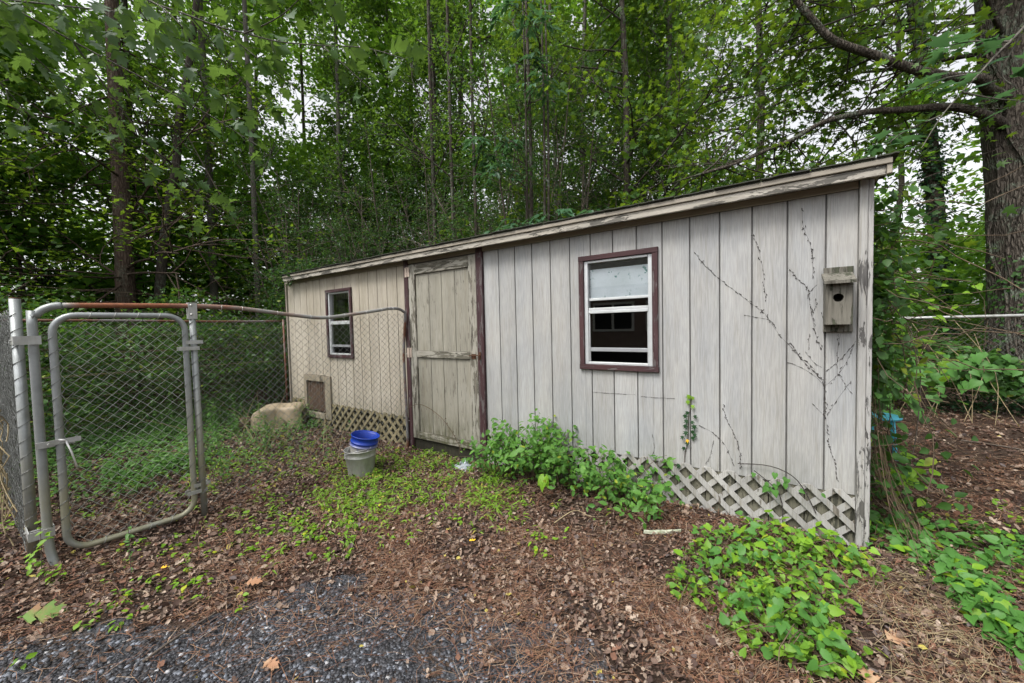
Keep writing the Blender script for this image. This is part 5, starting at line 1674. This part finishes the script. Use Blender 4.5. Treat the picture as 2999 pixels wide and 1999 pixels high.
# hickory saplings with drooping compound leaves: leaves are countable pieces
def hickory(name, base, label, sprays, seed):
    rg = random.Random(seed)
    r_ = T(name, base, label, 'tree')
    ORG[r_.name] = np.array(base, float)
    V, F = tube_arr(smooth_pts([base, (base[0]+.03, base[1], base[2]+2.6), (base[0]+.1, base[1]-.05, base[2]+5), (base[0]+.05, base[1], base[2]+7.5)], 4), np.linspace(.035, .012, 13), 7)
    Pnp('trunk', V, F, M_BARK_DK, r_, True)
    meL = mesh_np('leaf', *t_ovate(.38, .25, .25), L_HICK, True)
    st = []
    n = 0
    for (cx_, cy_, cz_, rad) in sprays:
        root_ = np.array((base[0]+.05, base[1], cz_-.2))
        hub = np.array((cx_, cy_, cz_))
        st.append(([tuple(root_), tuple((root_+hub)/2+np.array((0, 0, .12))), tuple(hub)], [.012, .008, .005]))
        for k in range(9):
            a = rg.uniform(0, 6.28); L = rad*rg.uniform(.5, 1.0)
            tip = hub+np.array((math.cos(a)*L, math.sin(a)*L*.8, rg.uniform(-.35, .25)*rad))
            st.append(([tuple(hub), tuple((hub+tip)/2+np.array((0, 0, .06))), tuple(tip)], [.003, .0022, .0015]))
            for q in range(5):
                if n >= 290: continue
                t_ = .45+.55*q/4
                p = hub+(tip-hub)*t_+np.array((0, 0, .05*(1-abs(2*t_-1))))
                sd = (-1)**q
                dd = np.array((math.cos(a+sd*.9), math.sin(a+sd*.9), -.75-rg.random()*.7)) if q < 4 else np.array((math.cos(a), math.sin(a), -.8))
                place_leaf(meL, r_, tuple(p), (rg.gauss(0, .3)+dd[0]*.3, rg.gauss(-.3, .3), 1), tuple(dd), rg.uniform(.13, .20)); n += 1
    V, F = tubes_np(st, 4); Pnp('twigs', V, F, M_BARK_DK, r_)
hickory('hickory_sapling', (-1.25, 2.55, 0), 'sapling with large drooping blue green compound leaves hanging over the shed roof', [(-1.75, 2.2, 4.55, .5), (-1.55, 2.15, 4.15, .5), (-1.95, 2.2, 4.85, .35), (-1.35, 2.2, 4.6, .35), (-.95, 2.2, 5.75, .45), (-.75, 2.2, 5.35, .45)], 81)
hickory('hickory_sapling', (-.95, 2.65, 0), 'second sapling of drooping compound leaves near the top centre of the picture', [(-.95, 2.0, 6.5, .4), (-.7, 2.1, 6.2, .45), (-1.2, 2.0, 6.75, .4)], 82)
# leafy shoots just above the roof
hickory('roof_shoots', (-.9, 2.7, 0), 'pale green leafy shoots spreading low over the middle of the shed roof', [(-1.1, 2.3, 3.25, .5), (-.6, 2.3, 3.3, .45), (-1.5, 2.3, 3.1, .35), (.1, 2.6, 3.3, .4)], 83)

# --- sweetgum canopy to the right of centre, behind the shed
STAR = t_star()
b = (-.4, 5.2, 0)
make_tree('sweetgum_tree', b, 'sweetgum with star shaped yellow green leaves filling the upper centre right', [(0, 0, -.1), (.1, 0, 3), (.2, -.1, 6), (.1, -.1, 9), (0, 0, 12)], .09, .04, M_BARK_DK, L_GUM, STAR, 12, .18, .125, rl(91, 30, .22, .98, 0, 40, 2.0, 3.2, .03), None, 91, nchild=4, spread=.95)
make_tree('sweetgum_tree', (2.0, 6.4, 0), 'sweetgum with layered star shaped leaves above the right half of the shed roof', [(0, 0, -.1), (.1, 0, 3), (.2, -.1, 6), (.1, -.1, 9), (0, 0, 12)], .10, .04, M_BARK_DK, L_GUM, STAR, 12, .18, .125, rl(92, 26, .2, .9, -5, 35, 2.0, 3.3, .03), None, 92, nchild=4, spread=.95)
# --- ivy clad trunk
b, tr = absT([(6.33, 11.5, -.1), (6.28, 11.55, .67), (6.16, 11.52, 1.8), (6.09, 11.5, 2.75), (5.97, 11.53, 4.8), (5.85, 11.5, 6.2), (5.73, 11.5, 7.6), (5.5, 11.4, 9.8), (5.3, 11.4, 12.2), (5.1, 11.5, 16.8)])
it = make_tree('ivy_clad_tree', b, 'tall trunk wrapped in ivy seen against white sky left of the big tree', tr, .21, .12, M_BARK_DK, L_MID, S_SM, 5, .14, .10, rl(95, 12, .3, .98, -10, 30, 1.2, 2.4, .03), None, 95, lvl=1)
n = 5200
TPi = smooth_pts([tuple(np.array(p)) for p in tr], 6)
rg1 = np.random.default_rng(96)
tt = rg1.random(n)*(len(TPi)-1.01); jj = tt.astype(int)
P = TPi[jj]+(TPi[jj+1]-TPi[jj])*(tt-jj)[:, None]
a = rg1.uniform(0, 2*np.pi, n); rr_ = .17+abs(rg1.normal(0, .10, n))*(1+.8*np.sin(tt*1.7))
P = P+np.stack([np.cos(a)*rr_, np.sin(a)*rr_, rg1.normal(0, .1, n)], -1)
V, F = scatter(t_ovate(.8), P, np.stack([np.cos(a), np.sin(a), np.full(n, .6)], -1)+rg1.normal(0, .3, (n, 3)), rg1.uniform(.06, .11, n), rg=rg1)
o = link('ivy', mesh_np('ivy', V, F, L_IVY), it); o['kind'] = 'stuff'

# --- the big tree
def big_tree():
    rg = np.random.default_rng(7)
    r_ = T('big_tree', (5.75, 6.05, 0), 'huge furrowed grey trunk with lichen and climbing vine stems at the right edge', 'tree')
    TP = smooth_pts([(5.76, 6.05, -.25), (5.72, 6.05, .3), (5.69, 6.06, .85), (5.675, 6.09, 1.66), (5.64, 6.11, 2.6), (5.59, 6.13, 3.67), (5.51, 6.12, 4.7), (5.44, 6.15, 6.36), (5.38, 6.2, 8.4), (5.35, 6.37, 12.4)], 10)
    ns = 40
    an = np.arange(ns)*2*math.pi/ns
    V = []
    for i, p in enumerate(TP):
        h = p[2]
        base = .44*(1-.016*h)+.22*math.exp(-max(h, 0)/.35)
        for k, a in enumerate(an):
            lob = 1+.05*math.sin(3*a+.5*h)+.03*math.sin(5*a-.7*h)+.16*math.exp(-max(h, 0)/.4)*math.sin(4*a+1)
            lob += .012*rg.normal()
            V.append((p[0]+base*lob*math.cos(a), p[1]+base*lob*math.sin(a), p[2]))
    k = len(TP); idx = np.arange(k*ns).reshape(k, ns)
    a_, b_ = idx[:-1], idx[1:]
    F = np.stack([a_, np.roll(a_, -1, 1), np.roll(b_, -1, 1), b_], -1).reshape(-1, 4)
    Pnp('trunk', V, F, M_BARK_BIG, r_, True)
    B1 = [(5.3, 5.85, 4.35), (5.137, 5.619, 4.417), (4.966, 5.507, 4.506), (4.762, 5.372, 4.59), (4.452, 5.163, 4.637), (3.981, 4.841, 4.599), (3.595, 4.578, 4.59), (3.231, 4.327, 4.516), (2.953, 4.133, 4.421), (2.622, 3.897, 4.197), (2.301, 3.671, 4.045), (1.927, 3.408, 3.861), (1.5, 3.2, 3.75)]
    B2 = [(5.3, 5.8, 4.75), (4.986, 5.4, 4.8), (4.803, 5.1, 4.88), (4.499, 4.843, 4.869), (4.215, 4.653, 4.938), (3.972, 4.491, 5.019), (3.586, 4.238, 5.201), (3.16, 3.956, 5.384), (2.977, 3.839, 5.536), (2.876, 3.777, 5.686), (2.652, 3.64, 6.011), (2.448, 3.525, 6.506), (2.2, 3.4, 7.1)]
    for bl, ra, rb in ((B1, .068, .018), (B2, .075, .03)):
        P = smooth_pts(bl, 3)
        v, f = tube_arr(P, np.linspace(ra, rb, len(P)), 8)
        Pnp('limb', v, f, M_BARK_BIG, r_, True)
    tubes, tips = [], []
    for bl, t0, nn in ((B1, 4, 36), (B2, 5, 38)):
        P = smooth_pts(bl, 3)
        for c in range(nn):
            j = rg.integers(t0*3, len(P))
            a = rg.uniform(0, 2*np.pi)
            branch_sys(rg, P[j], (math.cos(a)-.4, abs(math.sin(a))+.15, rg.uniform(-.6, .6)), rg.uniform(.7, 1.5), .014, 1, tubes, tips, .0, nchild=4, seg=5)
    # higher limbs for the top of the frame
    for c in range(20):
        a = rg.uniform(math.pi*.7, math.pi*1.6)
        branch_sys(rg, (5.4, 6.1, rg.uniform(5.5, 11)), (math.cos(a), math.sin(a), rg.uniform(0, .6)), rg.uniform(2.2, 3.6), .04, 2, tubes, tips, .05, nchild=4)
    V, F = tubes_np([t_ for t_ in tubes], 4); Pnp('branches', V, F, M_BARK_DK, r_, True)
    V, F = leaves_on(rg, tips, 14, .15, .105, STAR, .9)
    Pnp('crown', V, F, L_GUM, r_, kind='stuff')
    # climbing vine stems on the trunk face turned to the camera
    for s0_, ph_ in ((-2.5, 0), (-2.15, 1.5), (-1.9, 3)):
        pts = []
        for i in range(0, len(TP), 2):
            p = TP[i]; h = p[2]
            a = s0_+.22*math.sin(h*1.7+ph_)+.1*math.sin(h*4.1)
            rr2 = .46*(1-.016*h)+.22*math.exp(-max(h, 0)/.35)+.005
            pts.append((p[0]+rr2*1.04*math.cos(a), p[1]+rr2*1.04*math.sin(a), h))
        v, f = tube_arr(smooth_pts(pts, 3), .021, 6)
        Pnp('vine_stem', v, f, M_BARK_BIG, r_, True)
    n = 1500
    h = rg.uniform(0, 2.4, n)**1.0; a = rg.uniform(-3.6, -1.2, n)
    j = np.interp(h, TP[:, 2], np.arange(len(TP))).astype(int)
    rr2 = .46+.22*np.exp(-h/.35)+rg.uniform(.0, .06, n)
    P = np.stack([TP[j, 0]+rr2*np.cos(a), TP[j, 1]+rr2*np.sin(a), h], -1)
    keep = rg.random(n) < np.where(h < .6, 1, .35)
    P = P[keep]; a = a[keep]
    V, F = scatter(t_ovate(.8), P, np.stack([np.cos(a), np.sin(a), np.full(len(a), .5)], -1), rg.uniform(.03, .07, len(a)), rg=rg)
    Pnp('ivy', V, F, L_VINE, r_, kind='stuff')
big_tree()

# --- twig with big palmate leaves in front of the big trunk, and near oak boughs
def bough(name, label, paths, meshes, nl, size, seed, width=.5, droop=.35, stem_r=.008, mat=M_BARK_GREY, tree_root=None, nrm_spread=.5):
    rg = random.Random(seed)
    base = paths[0][0]
    r_ = T(name, base, label, 'branch')
    st = []
    tot = 0
    for pi_, path in enumerate(paths):
        P = smooth_pts(path, 5)
        rads = np.linspace(stem_r*(1 if pi_ == 0 else .6), stem_r*.25, len(P))
        st.append((P, rads))
        k = nl[pi_]
        for i in range(k):
            j = int(len(P)*(.12+.88*(i+rg.random())/k)); j = min(j, len(P)-1)
            p = P[j]; t_ = P[min(j+1, len(P)-1)]-P[max(j-1, 0)]; t_ = t_/np.linalg.norm(t_)
            sd = np.array((rg.gauss(0, 1), rg.gauss(0, 1), rg.gauss(-.1, .5))); sd -= sd.dot(t_)*t_; sd /= np.linalg.norm(sd)
            pl = width*rg.uniform(.15, 1)
            q = p+sd*pl*.5+t_*pl*.3+np.array((0, 0, -droop*pl*.3))
            st.append(([p, (p+q)/2+np.array((0, 0, .01)), q], [.0018, .0015, .0012]))
            place_leaf(rg.choice(meshes), r_, tuple(q), (rg.gauss(0, nrm_spread), rg.gauss(0, nrm_spread), 1), tuple(sd+t_*.6+np.array((0, 0, -droop))), size*rg.uniform(.7, 1.2))
    V, F = tubes_np(st, 5); Pnp('twigs', V, F, mat, r_, True)
    return r_
ok = mesh_np('leaf', t_ok[0], t_ok[1], L_OAK)
ok2v = t_ok[0].copy(); ok2v[:, 2] += .15*np.sin(ok2v[:, 1]*4)*1.0
ok2 = mesh_np('leaf', ok2v, t_ok[1], L_OAK)
bough('oak_bough', 'near oak bough with lobed leaves reaching in from the top left to the middle',
      [[(-2.6, -3.6, 4.9), (-1.9, -2.9, 4.3), (-1.439, -2.507, 4.011), (-1.215, -2.363, 3.825), (-1.016, -2.233, 3.729), (-0.817, -2.102, 3.634), (-0.668, -2.002, 3.584), (-0.469, -1.87, 3.519), (-0.22, -1.703, 3.485), (0.029, -1.535, 3.46), (0.253, -1.386, 3.378)],
       [(-.82, -2.1, 3.63), (-.6, -1.9, 3.4), (-.42, -1.72, 3.2)], [(-.67, -2.0, 3.58), (-.35, -1.9, 3.62), (-.05, -1.85, 3.7)], [(-1.2, -2.36, 3.82), (-.95, -2.35, 3.65), (-.8, -2.3, 3.5)], [(-.22, -1.70, 3.48), (-.1, -1.62, 3.35), (0., -1.5, 3.22)],
       [(-1.4, -2.5, 4.0), (-1.5, -2.2, 3.75), (-1.4, -1.9, 3.5)], [(-1.0, -2.2, 3.73), (-1.15, -1.9, 3.6), (-1.3, -1.6, 3.45)]],
      [ok, ok2], [44, 9, 9, 9, 7, 14, 12], .15, 101, .20, .35, .009, nrm_spread=1.0)
bough('oak_bough', 'dark leafed oak boughs hanging across the upper left corner',
      [[(-3.2, -5.2, 5.2), (-3.2, -4.0, 4.9), (-3.1, -3.2, 4.5), (-2.9, -2.5, 4.2), (-2.6, -1.8, 3.9), (-2.4, -1.2, 3.6)], [(-3.1, -3.2, 4.5), (-3.6, -2.6, 4.2), (-4.1, -2.0, 3.9)], [(-3.0, -2.8, 4.4), (-2.4, -2.6, 4.2), (-1.9, -2.3, 4.1)],
       [(-3.2, -4.0, 4.9), (-3.4, -3.2, 4.2), (-3.7, -2.7, 3.7)], [(-2.9, -2.5, 4.2), (-3.2, -1.9, 3.5), (-3.3, -1.4, 3.1)], [(-3.2, -3.6, 4.8), (-2.7, -3.2, 4.8), (-2.3, -2.9, 4.7)], [(-3.1, -3.2, 4.5), (-3.5, -3.0, 4.8), (-4.2, -2.6, 5.0)]],
      [ok, ok2], [50, 40, 36, 40, 36, 36, 40], .16, 102, .40, .4, .014, nrm_spread=1.0)
mv, mf = t_star()
mplv = mv.copy(); mpl = mesh_np('leaf', mplv*np.array((1.25, 1, 1)), mf, L_HICK)
bough('maple_twig', 'slanting pale twig with large palmate leaves crossing in front of the big trunk',
      [[(4.3, 1.4, 4.3), (3.955, 1.15, 3.739), (3.781, 1.021, 3.492), (3.707, 0.966, 3.401), (3.628, 0.908, 3.313), (3.534, 0.838, 3.187), (3.435, 0.764, 3.063), (3.311, 0.672, 2.887), (3.204, 0.59, 2.68)],
       [(3.7, .96, 3.4), (3.5, .9, 3.45), (3.3, .8, 3.42)], [(3.53, .84, 3.19), (3.35, .8, 3.2), (3.2, .7, 3.12)], [(3.43, .76, 3.06), (3.6, .85, 3.0), (3.72, .9, 2.97)], [(3.31, .67, 2.9), (3.15, .7, 2.86), (3.05, .65, 2.78)], [(3.8, 1.03, 3.5), (3.7, 1.05, 3.25), (3.75, 1.0, 3.1)]],
      [mpl], [5, 9, 9, 5, 9, 5], .13, 103, .12, .25, .011, nrm_spread=.25)
# the oak's own trunk stands behind the camera's left, outside the picture
tag(part('oak_tree', MB().tube([(-4.6, -7.2, -.1), (-4.5, -7.1, 2), (-4.3, -6.8, 4.5), (-4.0, -6.2, 5.6), (-3.2, -5.2, 5.2)], [.3, .24, .2, .1, .02], 12).tube([(-4.3, -6.8, 4.4), (-3.6, -5.2, 5.2), (-2.6, -3.6, 4.9)], [.1, .05, .01], 8), M_BARK_DK, smooth=True), 'oak trunk that carries the near boughs, just outside the left edge', 'tree')

# --- thickets and vines
def clumps(rg, cen, rad, flat, per):
    n = len(cen)
    d = rg.normal(0, 1, (n, per, 3)); d /= np.linalg.norm(d, axis=2, keepdims=True)
    r_ = rg.random((n, per, 1))**.45
    P = cen[:, None, :]+d*r_*rad[:, None, None]*np.array((1, 1, flat))
    return P.reshape(-1, 3)
def thicket(name, label, cat, fn, n, size, mat, tmpl, seed, spread=.8, stems=0, stem_mat=M_STALKD, kind=None, face=(0, 0, 0)):
    rg = np.random.default_rng(seed)
    P = fn(rg, n)
    V, F = scatter(tmpl, P, up_normals(len(P), spread, rg)+np.array(face), rg.uniform(.55, 1.3, len(P))*size, rg=rg)
    base = tuple(P.mean(0)*np.array((1, 1, 0)))
    r_ = T(name, base, label, cat)
    if kind: r_['kind'] = kind
    o = Pnp('foliage', V, F, mat, r_, kind='stuff')
    if stems:
        lst = []
        for i in range(stems):
            p = P[rg.integers(len(P))].copy()
            pts = [p]
            d = rg.normal(0, 1, 3)*np.array((1, 1, .5)); d[2] -= rg.uniform(.2, 1.2); d /= np.linalg.norm(d)
            for q in range(6):
                d = d+rg.normal(0, .22, 3); d /= np.linalg.norm(d)
                nx = pts[-1]+d*.12
                nx[2] = max(nx[2], .02)
                if nx[0] < 2.90: nx[1] = max(nx[1], .07)
                if nx[1] < .05: nx[0] = max(nx[0], 2.93)
                pts.append(nx)
            lst.append((pts, rg.uniform(.0014, .0036)))
        V, F = tubes_np(lst, 4); Pnp('stems', V, F, stem_mat, r_)
    return r_
def hedge_fn(x0, x1, y0, y1, h, top=.35):
    def fn(rg, n):
        m = n//45
        x = rg.uniform(x0, x1, m); y = rg.uniform(y0, y1, m)
        hh = h*(1+top*np.sin(x*1.7+y*1.3)*np.sin(y*2.1-x*.7))
        z = rg.random(m)**.8*hh
        P = clumps(rg, np.stack([x, y, z], -1), rg.uniform(.16, .42, m), .6, 45)
        P[:, 2] = np.maximum(P[:, 2], .02)
        return P
    return fn
thicket('vine_thicket', 'dark green tangle of vines behind the rear side of the kennel', 'thicket', hedge_fn(-6.6, -5.0, -4.5, 1.2, 1.75), 17000, .065, L_VINE, t_simple(.7), 201, stems=160)
thicket('vine_thicket', 'dense dark thicket further back to the left of the shed', 'thicket', hedge_fn(-9.2, -6.4, -6.5, 3.0, 2.1), 17000, .085, L_MID, t_simple(.7), 202, stems=100)
thicket('vine_thicket', 'leafy thicket crowding the left end of the shed', 'thicket', hedge_fn(-6.4, -4.62, .3, 3.2, 2.5, .2), 15000, .06, L_DARK, t_simple(.6), 203, stems=60)
thicket('vine_thicket', 'shrubby growth pressed against the back of the shed', 'thicket', hedge_fn(-5.0, 2.2, 3.0, 4.4, 3.5, .25), 24000, .095, L_GUM, t_ovate(.6), 204, stems=40)
thicket('leaf_tuft', 'green leaves overhanging the left end of the shed roof', 'leaves', lambda rg, n: np.array((-4.45, -.05, 2.47))+rg.normal(0, 1, (n, 3))*np.array((.17, .12, .10)), 260, .06, L_DARK, t_ovate(.6), 205, stems=8)
# vine curtain on the right end of the shed
def side_fn(rg, n):
    z = rg.uniform(0.0, 2.35, n)
    y = rg.uniform(.10, 2.6, n)
    x = 2.88+abs(rg.normal(0, .15, n))*(.5+.5*np.sin(z*2.2+y)**2)*(1+.6*(z < 1.4))
    k = (z > .95) | (rg.random(n) < .28)
    return np.stack([x, y, z], -1)[k]
thicket('vine_curtain', 'tangled vines with dead brown stems covering the right end wall of the shed', 'vine', side_fn, 7000, .062, L_VINE, t_ovate(.7), 206, stems=330, face=(.6, -.5, 0), stem_mat=M_STALKD)
lst = []
rg2 = np.random.default_rng(207)
for i in range(26):
    x0, y0 = 2.89+rg2.random()*.10, .12+rg2.random()*.4
    z0 = rg2.uniform(.5, 1.3)
    lst.append((smooth_pts([(x0, y0, z0), (x0+.03, y0-.03, z0*.6), (x0+.08+rg2.random()*.12, y0-.10, .18), (x0+.12+rg2.random()*.16, y0-.15-rg2.random()*.2, .06)], 3), rg2.uniform(.001, .002)))
V, F = tubes_np(lst, 4)
tag(link('dry_stems', mesh_np('dry_stems', V, F, M_STALKD2)), 'dry brown stems hanging down and spilling onto the ground at the right shed corner', 'stalks', kind='stuff')
# fence behind on the right
fe = T('chain_link_fence', (4.2, 4.55, 0), 'overgrown chain link fence with a shiny top rail running to the big tree', 'fence')
Pt('top_rail', MB().tube([(2.6, 4.6, 1.50), (4.4, 4.75, 1.505), (6.6, 5.0, 1.51)], .021, 8), M_BUCKET, fe, smooth=True)
Pt('post', MB().box(4.13, 4.24, 4.56, 4.67, -.05, 1.35), M_POSTW, fe, 'square brown timber post')
V, F = chainlink((2.9, 4.66), (6.5, 5.02), .25, 1.47, seed=9, r=.0018)
Pnp('wire_mesh', V, F, M_MESHW2, fe, kind='stuff')
def f_fn(rg, n):
    x = rg.uniform(2.9, 5.4, n); z = rg.random(n)*1.6*(1-.22*(x-2.9)); y = 4.5+(x-2.9)*.1+rg.normal(0, .16, n)
    k = (z > .55-.1*(x-3)) | (x < 3.9)
    return np.stack([x, y, z+.1], -1)[k]
thicket('fence_vine', 'broad leaved vine climbing over the chain link fence behind the shed corner', 'vine', f_fn, 2300, .10, L_VINE, t_heart(.8), 208, stems=120, spread=.7, face=(0, -.6, 0))
def big_vine():
    rg = random.Random(9)
    r_ = T('catbrier', (4.1, 4.1, 0), 'large heart shaped green leaves hanging over the brown timber post', 'vine')
    st = []
    for i in range(120):
        x = rg.gauss(4.05, .42); z = rg.uniform(.55, 1.0)+.1*rg.random(); y = 4.15+rg.uniform(-.25, .25)
        if rg.random() < .3: x = rg.gauss(3.45, .2); z = rg.uniform(.25, 1.0); y = 3.6+rg.uniform(-.3, .3)
        place_leaf(me_heart_v, r_, (x, y, z), (rg.gauss(0, .3), -1, .55), (rg.gauss(0, .6), -.3, -1), rg.uniform(.09, .16))
    for i in range(14):
        x = rg.gauss(3.9, .5)
        st.append((smooth_pts([(x, 4.2, rg.uniform(1, 1.5)), (x+rg.gauss(0, .2), 4.1, .8), (x+rg.gauss(0, .3), 4.0, .1)], 4), .004))
    V, F = tubes_np(st, 4); Pnp('stem', V, F, M_STALK, r_)
me_heart_v = mesh_np('leaf', hv, hf, L_GREEN, True)
big_vine()
# near shoots at the shed corner
lf = []
for (cx_, cy_, cz_, m_, sd_) in ((3.22, 1.3, 1.62, 44, .15), (3.3, 1.2, 1.25, 50, .16), (3.12, 1.5, 1.85, 14, .1), (3.1, .6, .35, 16, .07), (3.25, .8, .30, 18, .08)):
    for i in range(m_):
        lf.append(((cx_+rnd.gauss(0, sd_), cy_+rnd.gauss(0, sd_), cz_+rnd.gauss(0, sd_)), (rnd.gauss(0, .4), -.6, 1), (rnd.gauss(0, 1), rnd.gauss(-.3, 1), -.3), rnd.uniform(.05, .09)))
leafy('shoots', (3.2, 1.2, 0), 'bright yellow green shoots sticking out beside the right corner of the shed', 'vine',
      [(smooth_pts([(2.95, 1.3, 2.0), (3.2, 1.3, 1.7), (3.35, 1.2, 1.2), (3.3, 1.0, .6), (3.2, .8, .3)], 4), .004)], lf, [me_ov_b, me_heart_b, me_ov_g])
thicket('ground_ivy', 'dark low ivy around the foot of the big tree', 'ivy', lambda rg, n: (lambda x: np.stack([x, 4.9+rg.normal(0, .22, n)+(x-5)*.12, abs(rg.normal(0, .17, n))+.12], -1))(rg.uniform(4.25, 7.0, n)), 3200, .055, L_IVY, t_simple(.5), 209, stems=40)
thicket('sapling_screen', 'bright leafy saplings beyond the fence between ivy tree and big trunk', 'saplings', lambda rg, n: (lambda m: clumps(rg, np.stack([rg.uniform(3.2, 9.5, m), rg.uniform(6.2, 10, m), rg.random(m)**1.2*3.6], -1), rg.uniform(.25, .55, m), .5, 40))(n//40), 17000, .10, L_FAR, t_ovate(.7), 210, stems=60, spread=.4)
# far wood as one mass
def far_centres(rg, n, d0, d1, h):
    a = np.radians(rg.uniform(-112, 42, n)); d = rg.uniform(d0, d1, n); z = rg.random(n)**1.15*h
    az = np.degrees(a); el = np.degrees(np.arctan2(z-1.5, d))
    q = np.sin(az*.17+1.3*np.sin(el*.13))*np.sin(el*.21+np.sin(az*.11)*1.5)
    open_ = (az > -9) & (az < 19) & (el > 8)
    k = rg.random(n) < np.where(open_, .16, np.where((q < -.62) & (el > 12), .25, 1))
    return np.stack([2.3+d*np.sin(a), -3.2+d*np.cos(a), z], -1)[k]
rgf = np.random.default_rng(300)
cen = np.concatenate([far_centres(rgf, 1700, 13, 20, 17), far_centres(rgf, 1500, 20, 28, 24)])
def left_centres(rg, n):
    a = np.radians(rg.uniform(-108, -52, n)); d = rg.uniform(14, 19, n); z = rg.random(n)*7
    return np.stack([2.3+d*np.sin(a), -3.2+d*np.cos(a), z], -1)[rg.random(n) < .8]
cen = np.concatenate([cen, left_centres(rgf, 480)])
P = clumps(rgf, cen, rgf.uniform(.7, 1.5, len(cen)), .42, 105)
P[:, 2] = np.maximum(P[:, 2], .1)
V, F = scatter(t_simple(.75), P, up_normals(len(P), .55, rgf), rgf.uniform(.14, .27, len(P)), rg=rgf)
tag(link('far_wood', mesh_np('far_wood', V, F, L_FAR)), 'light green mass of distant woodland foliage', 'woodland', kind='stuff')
lst = []
for i in range(16):
    a = math.radians(rgf.uniform(-110, 40)); d = rgf.uniform(14, 28)
    x, y = 2.3+d*math.sin(a), -3.2+d*math.cos(a)
    lst.append(([(x, y, -.1), (x+rgf.normal(0, .2), y, 6), (x+rgf.normal(0, .4), y, 18)], [rgf.uniform(.08, .2), .08, .04]))
V, F = tubes_np(lst, 6)
tag(link('far_trunks', mesh_np('far_trunks', V, F, M_BARK_DK, True)), 'mass of grey trunks deep in the distant woodland', 'woodland', kind='stuff')

# ------------------------------------------------------------------ the house across the yard (seen mirrored in the window)
hs = T('house', (-1.0, -13.5, 0), 'dark sided house with a white framed double window, mirrored in the shed window', 'house')
Pt('wall', MB().box(-9, 11, -14, -13.4, 0, 3.2), M_BRICK, hs)
for z in np.arange(.2, 3.1, .2):
    Pt('clapboard', MB().box(-9, 11, -13.4, -13.385, z, z+.17), M_BRICK, hs)
Pt('roof', MB().add([(-9.5, -12.9, 3.1), (11.5, -12.9, 3.1), (11.5, -16, 4.9), (-9.5, -16, 4.9), (-9.5, -12.9, 3.2), (11.5, -12.9, 3.2), (11.5, -16, 5.0), (-9.5, -16, 5.0)],
   [(0, 3, 2, 1), (4, 5, 6, 7), (0, 1, 5, 4), (1, 2, 6, 5), (2, 3, 7, 6), (3, 0, 4, 7)]), M_SHINGLE, hs)
for wx in (-4.4, -2.0):
    w_ = Pt('window', MB().box(wx, wx+1.9, -13.38, -13.34, 1.2, 1.3).box(wx, wx+1.9, -13.38, -13.34, 2.4, 2.5).box(wx, wx+.1, -13.38, -13.34, 1.3, 2.4).box(wx+1.8, wx+1.9, -13.38, -13.34, 1.3, 2.4).box(wx+.9, wx+1.0, -13.38, -13.34, 1.3, 2.4), M_WHITEF, hs)
    Pt('pane', MB().box(wx+.1, wx+1.8, -13.375, -13.37, 1.3, 2.4), M_DARK, hs, sub=w_)
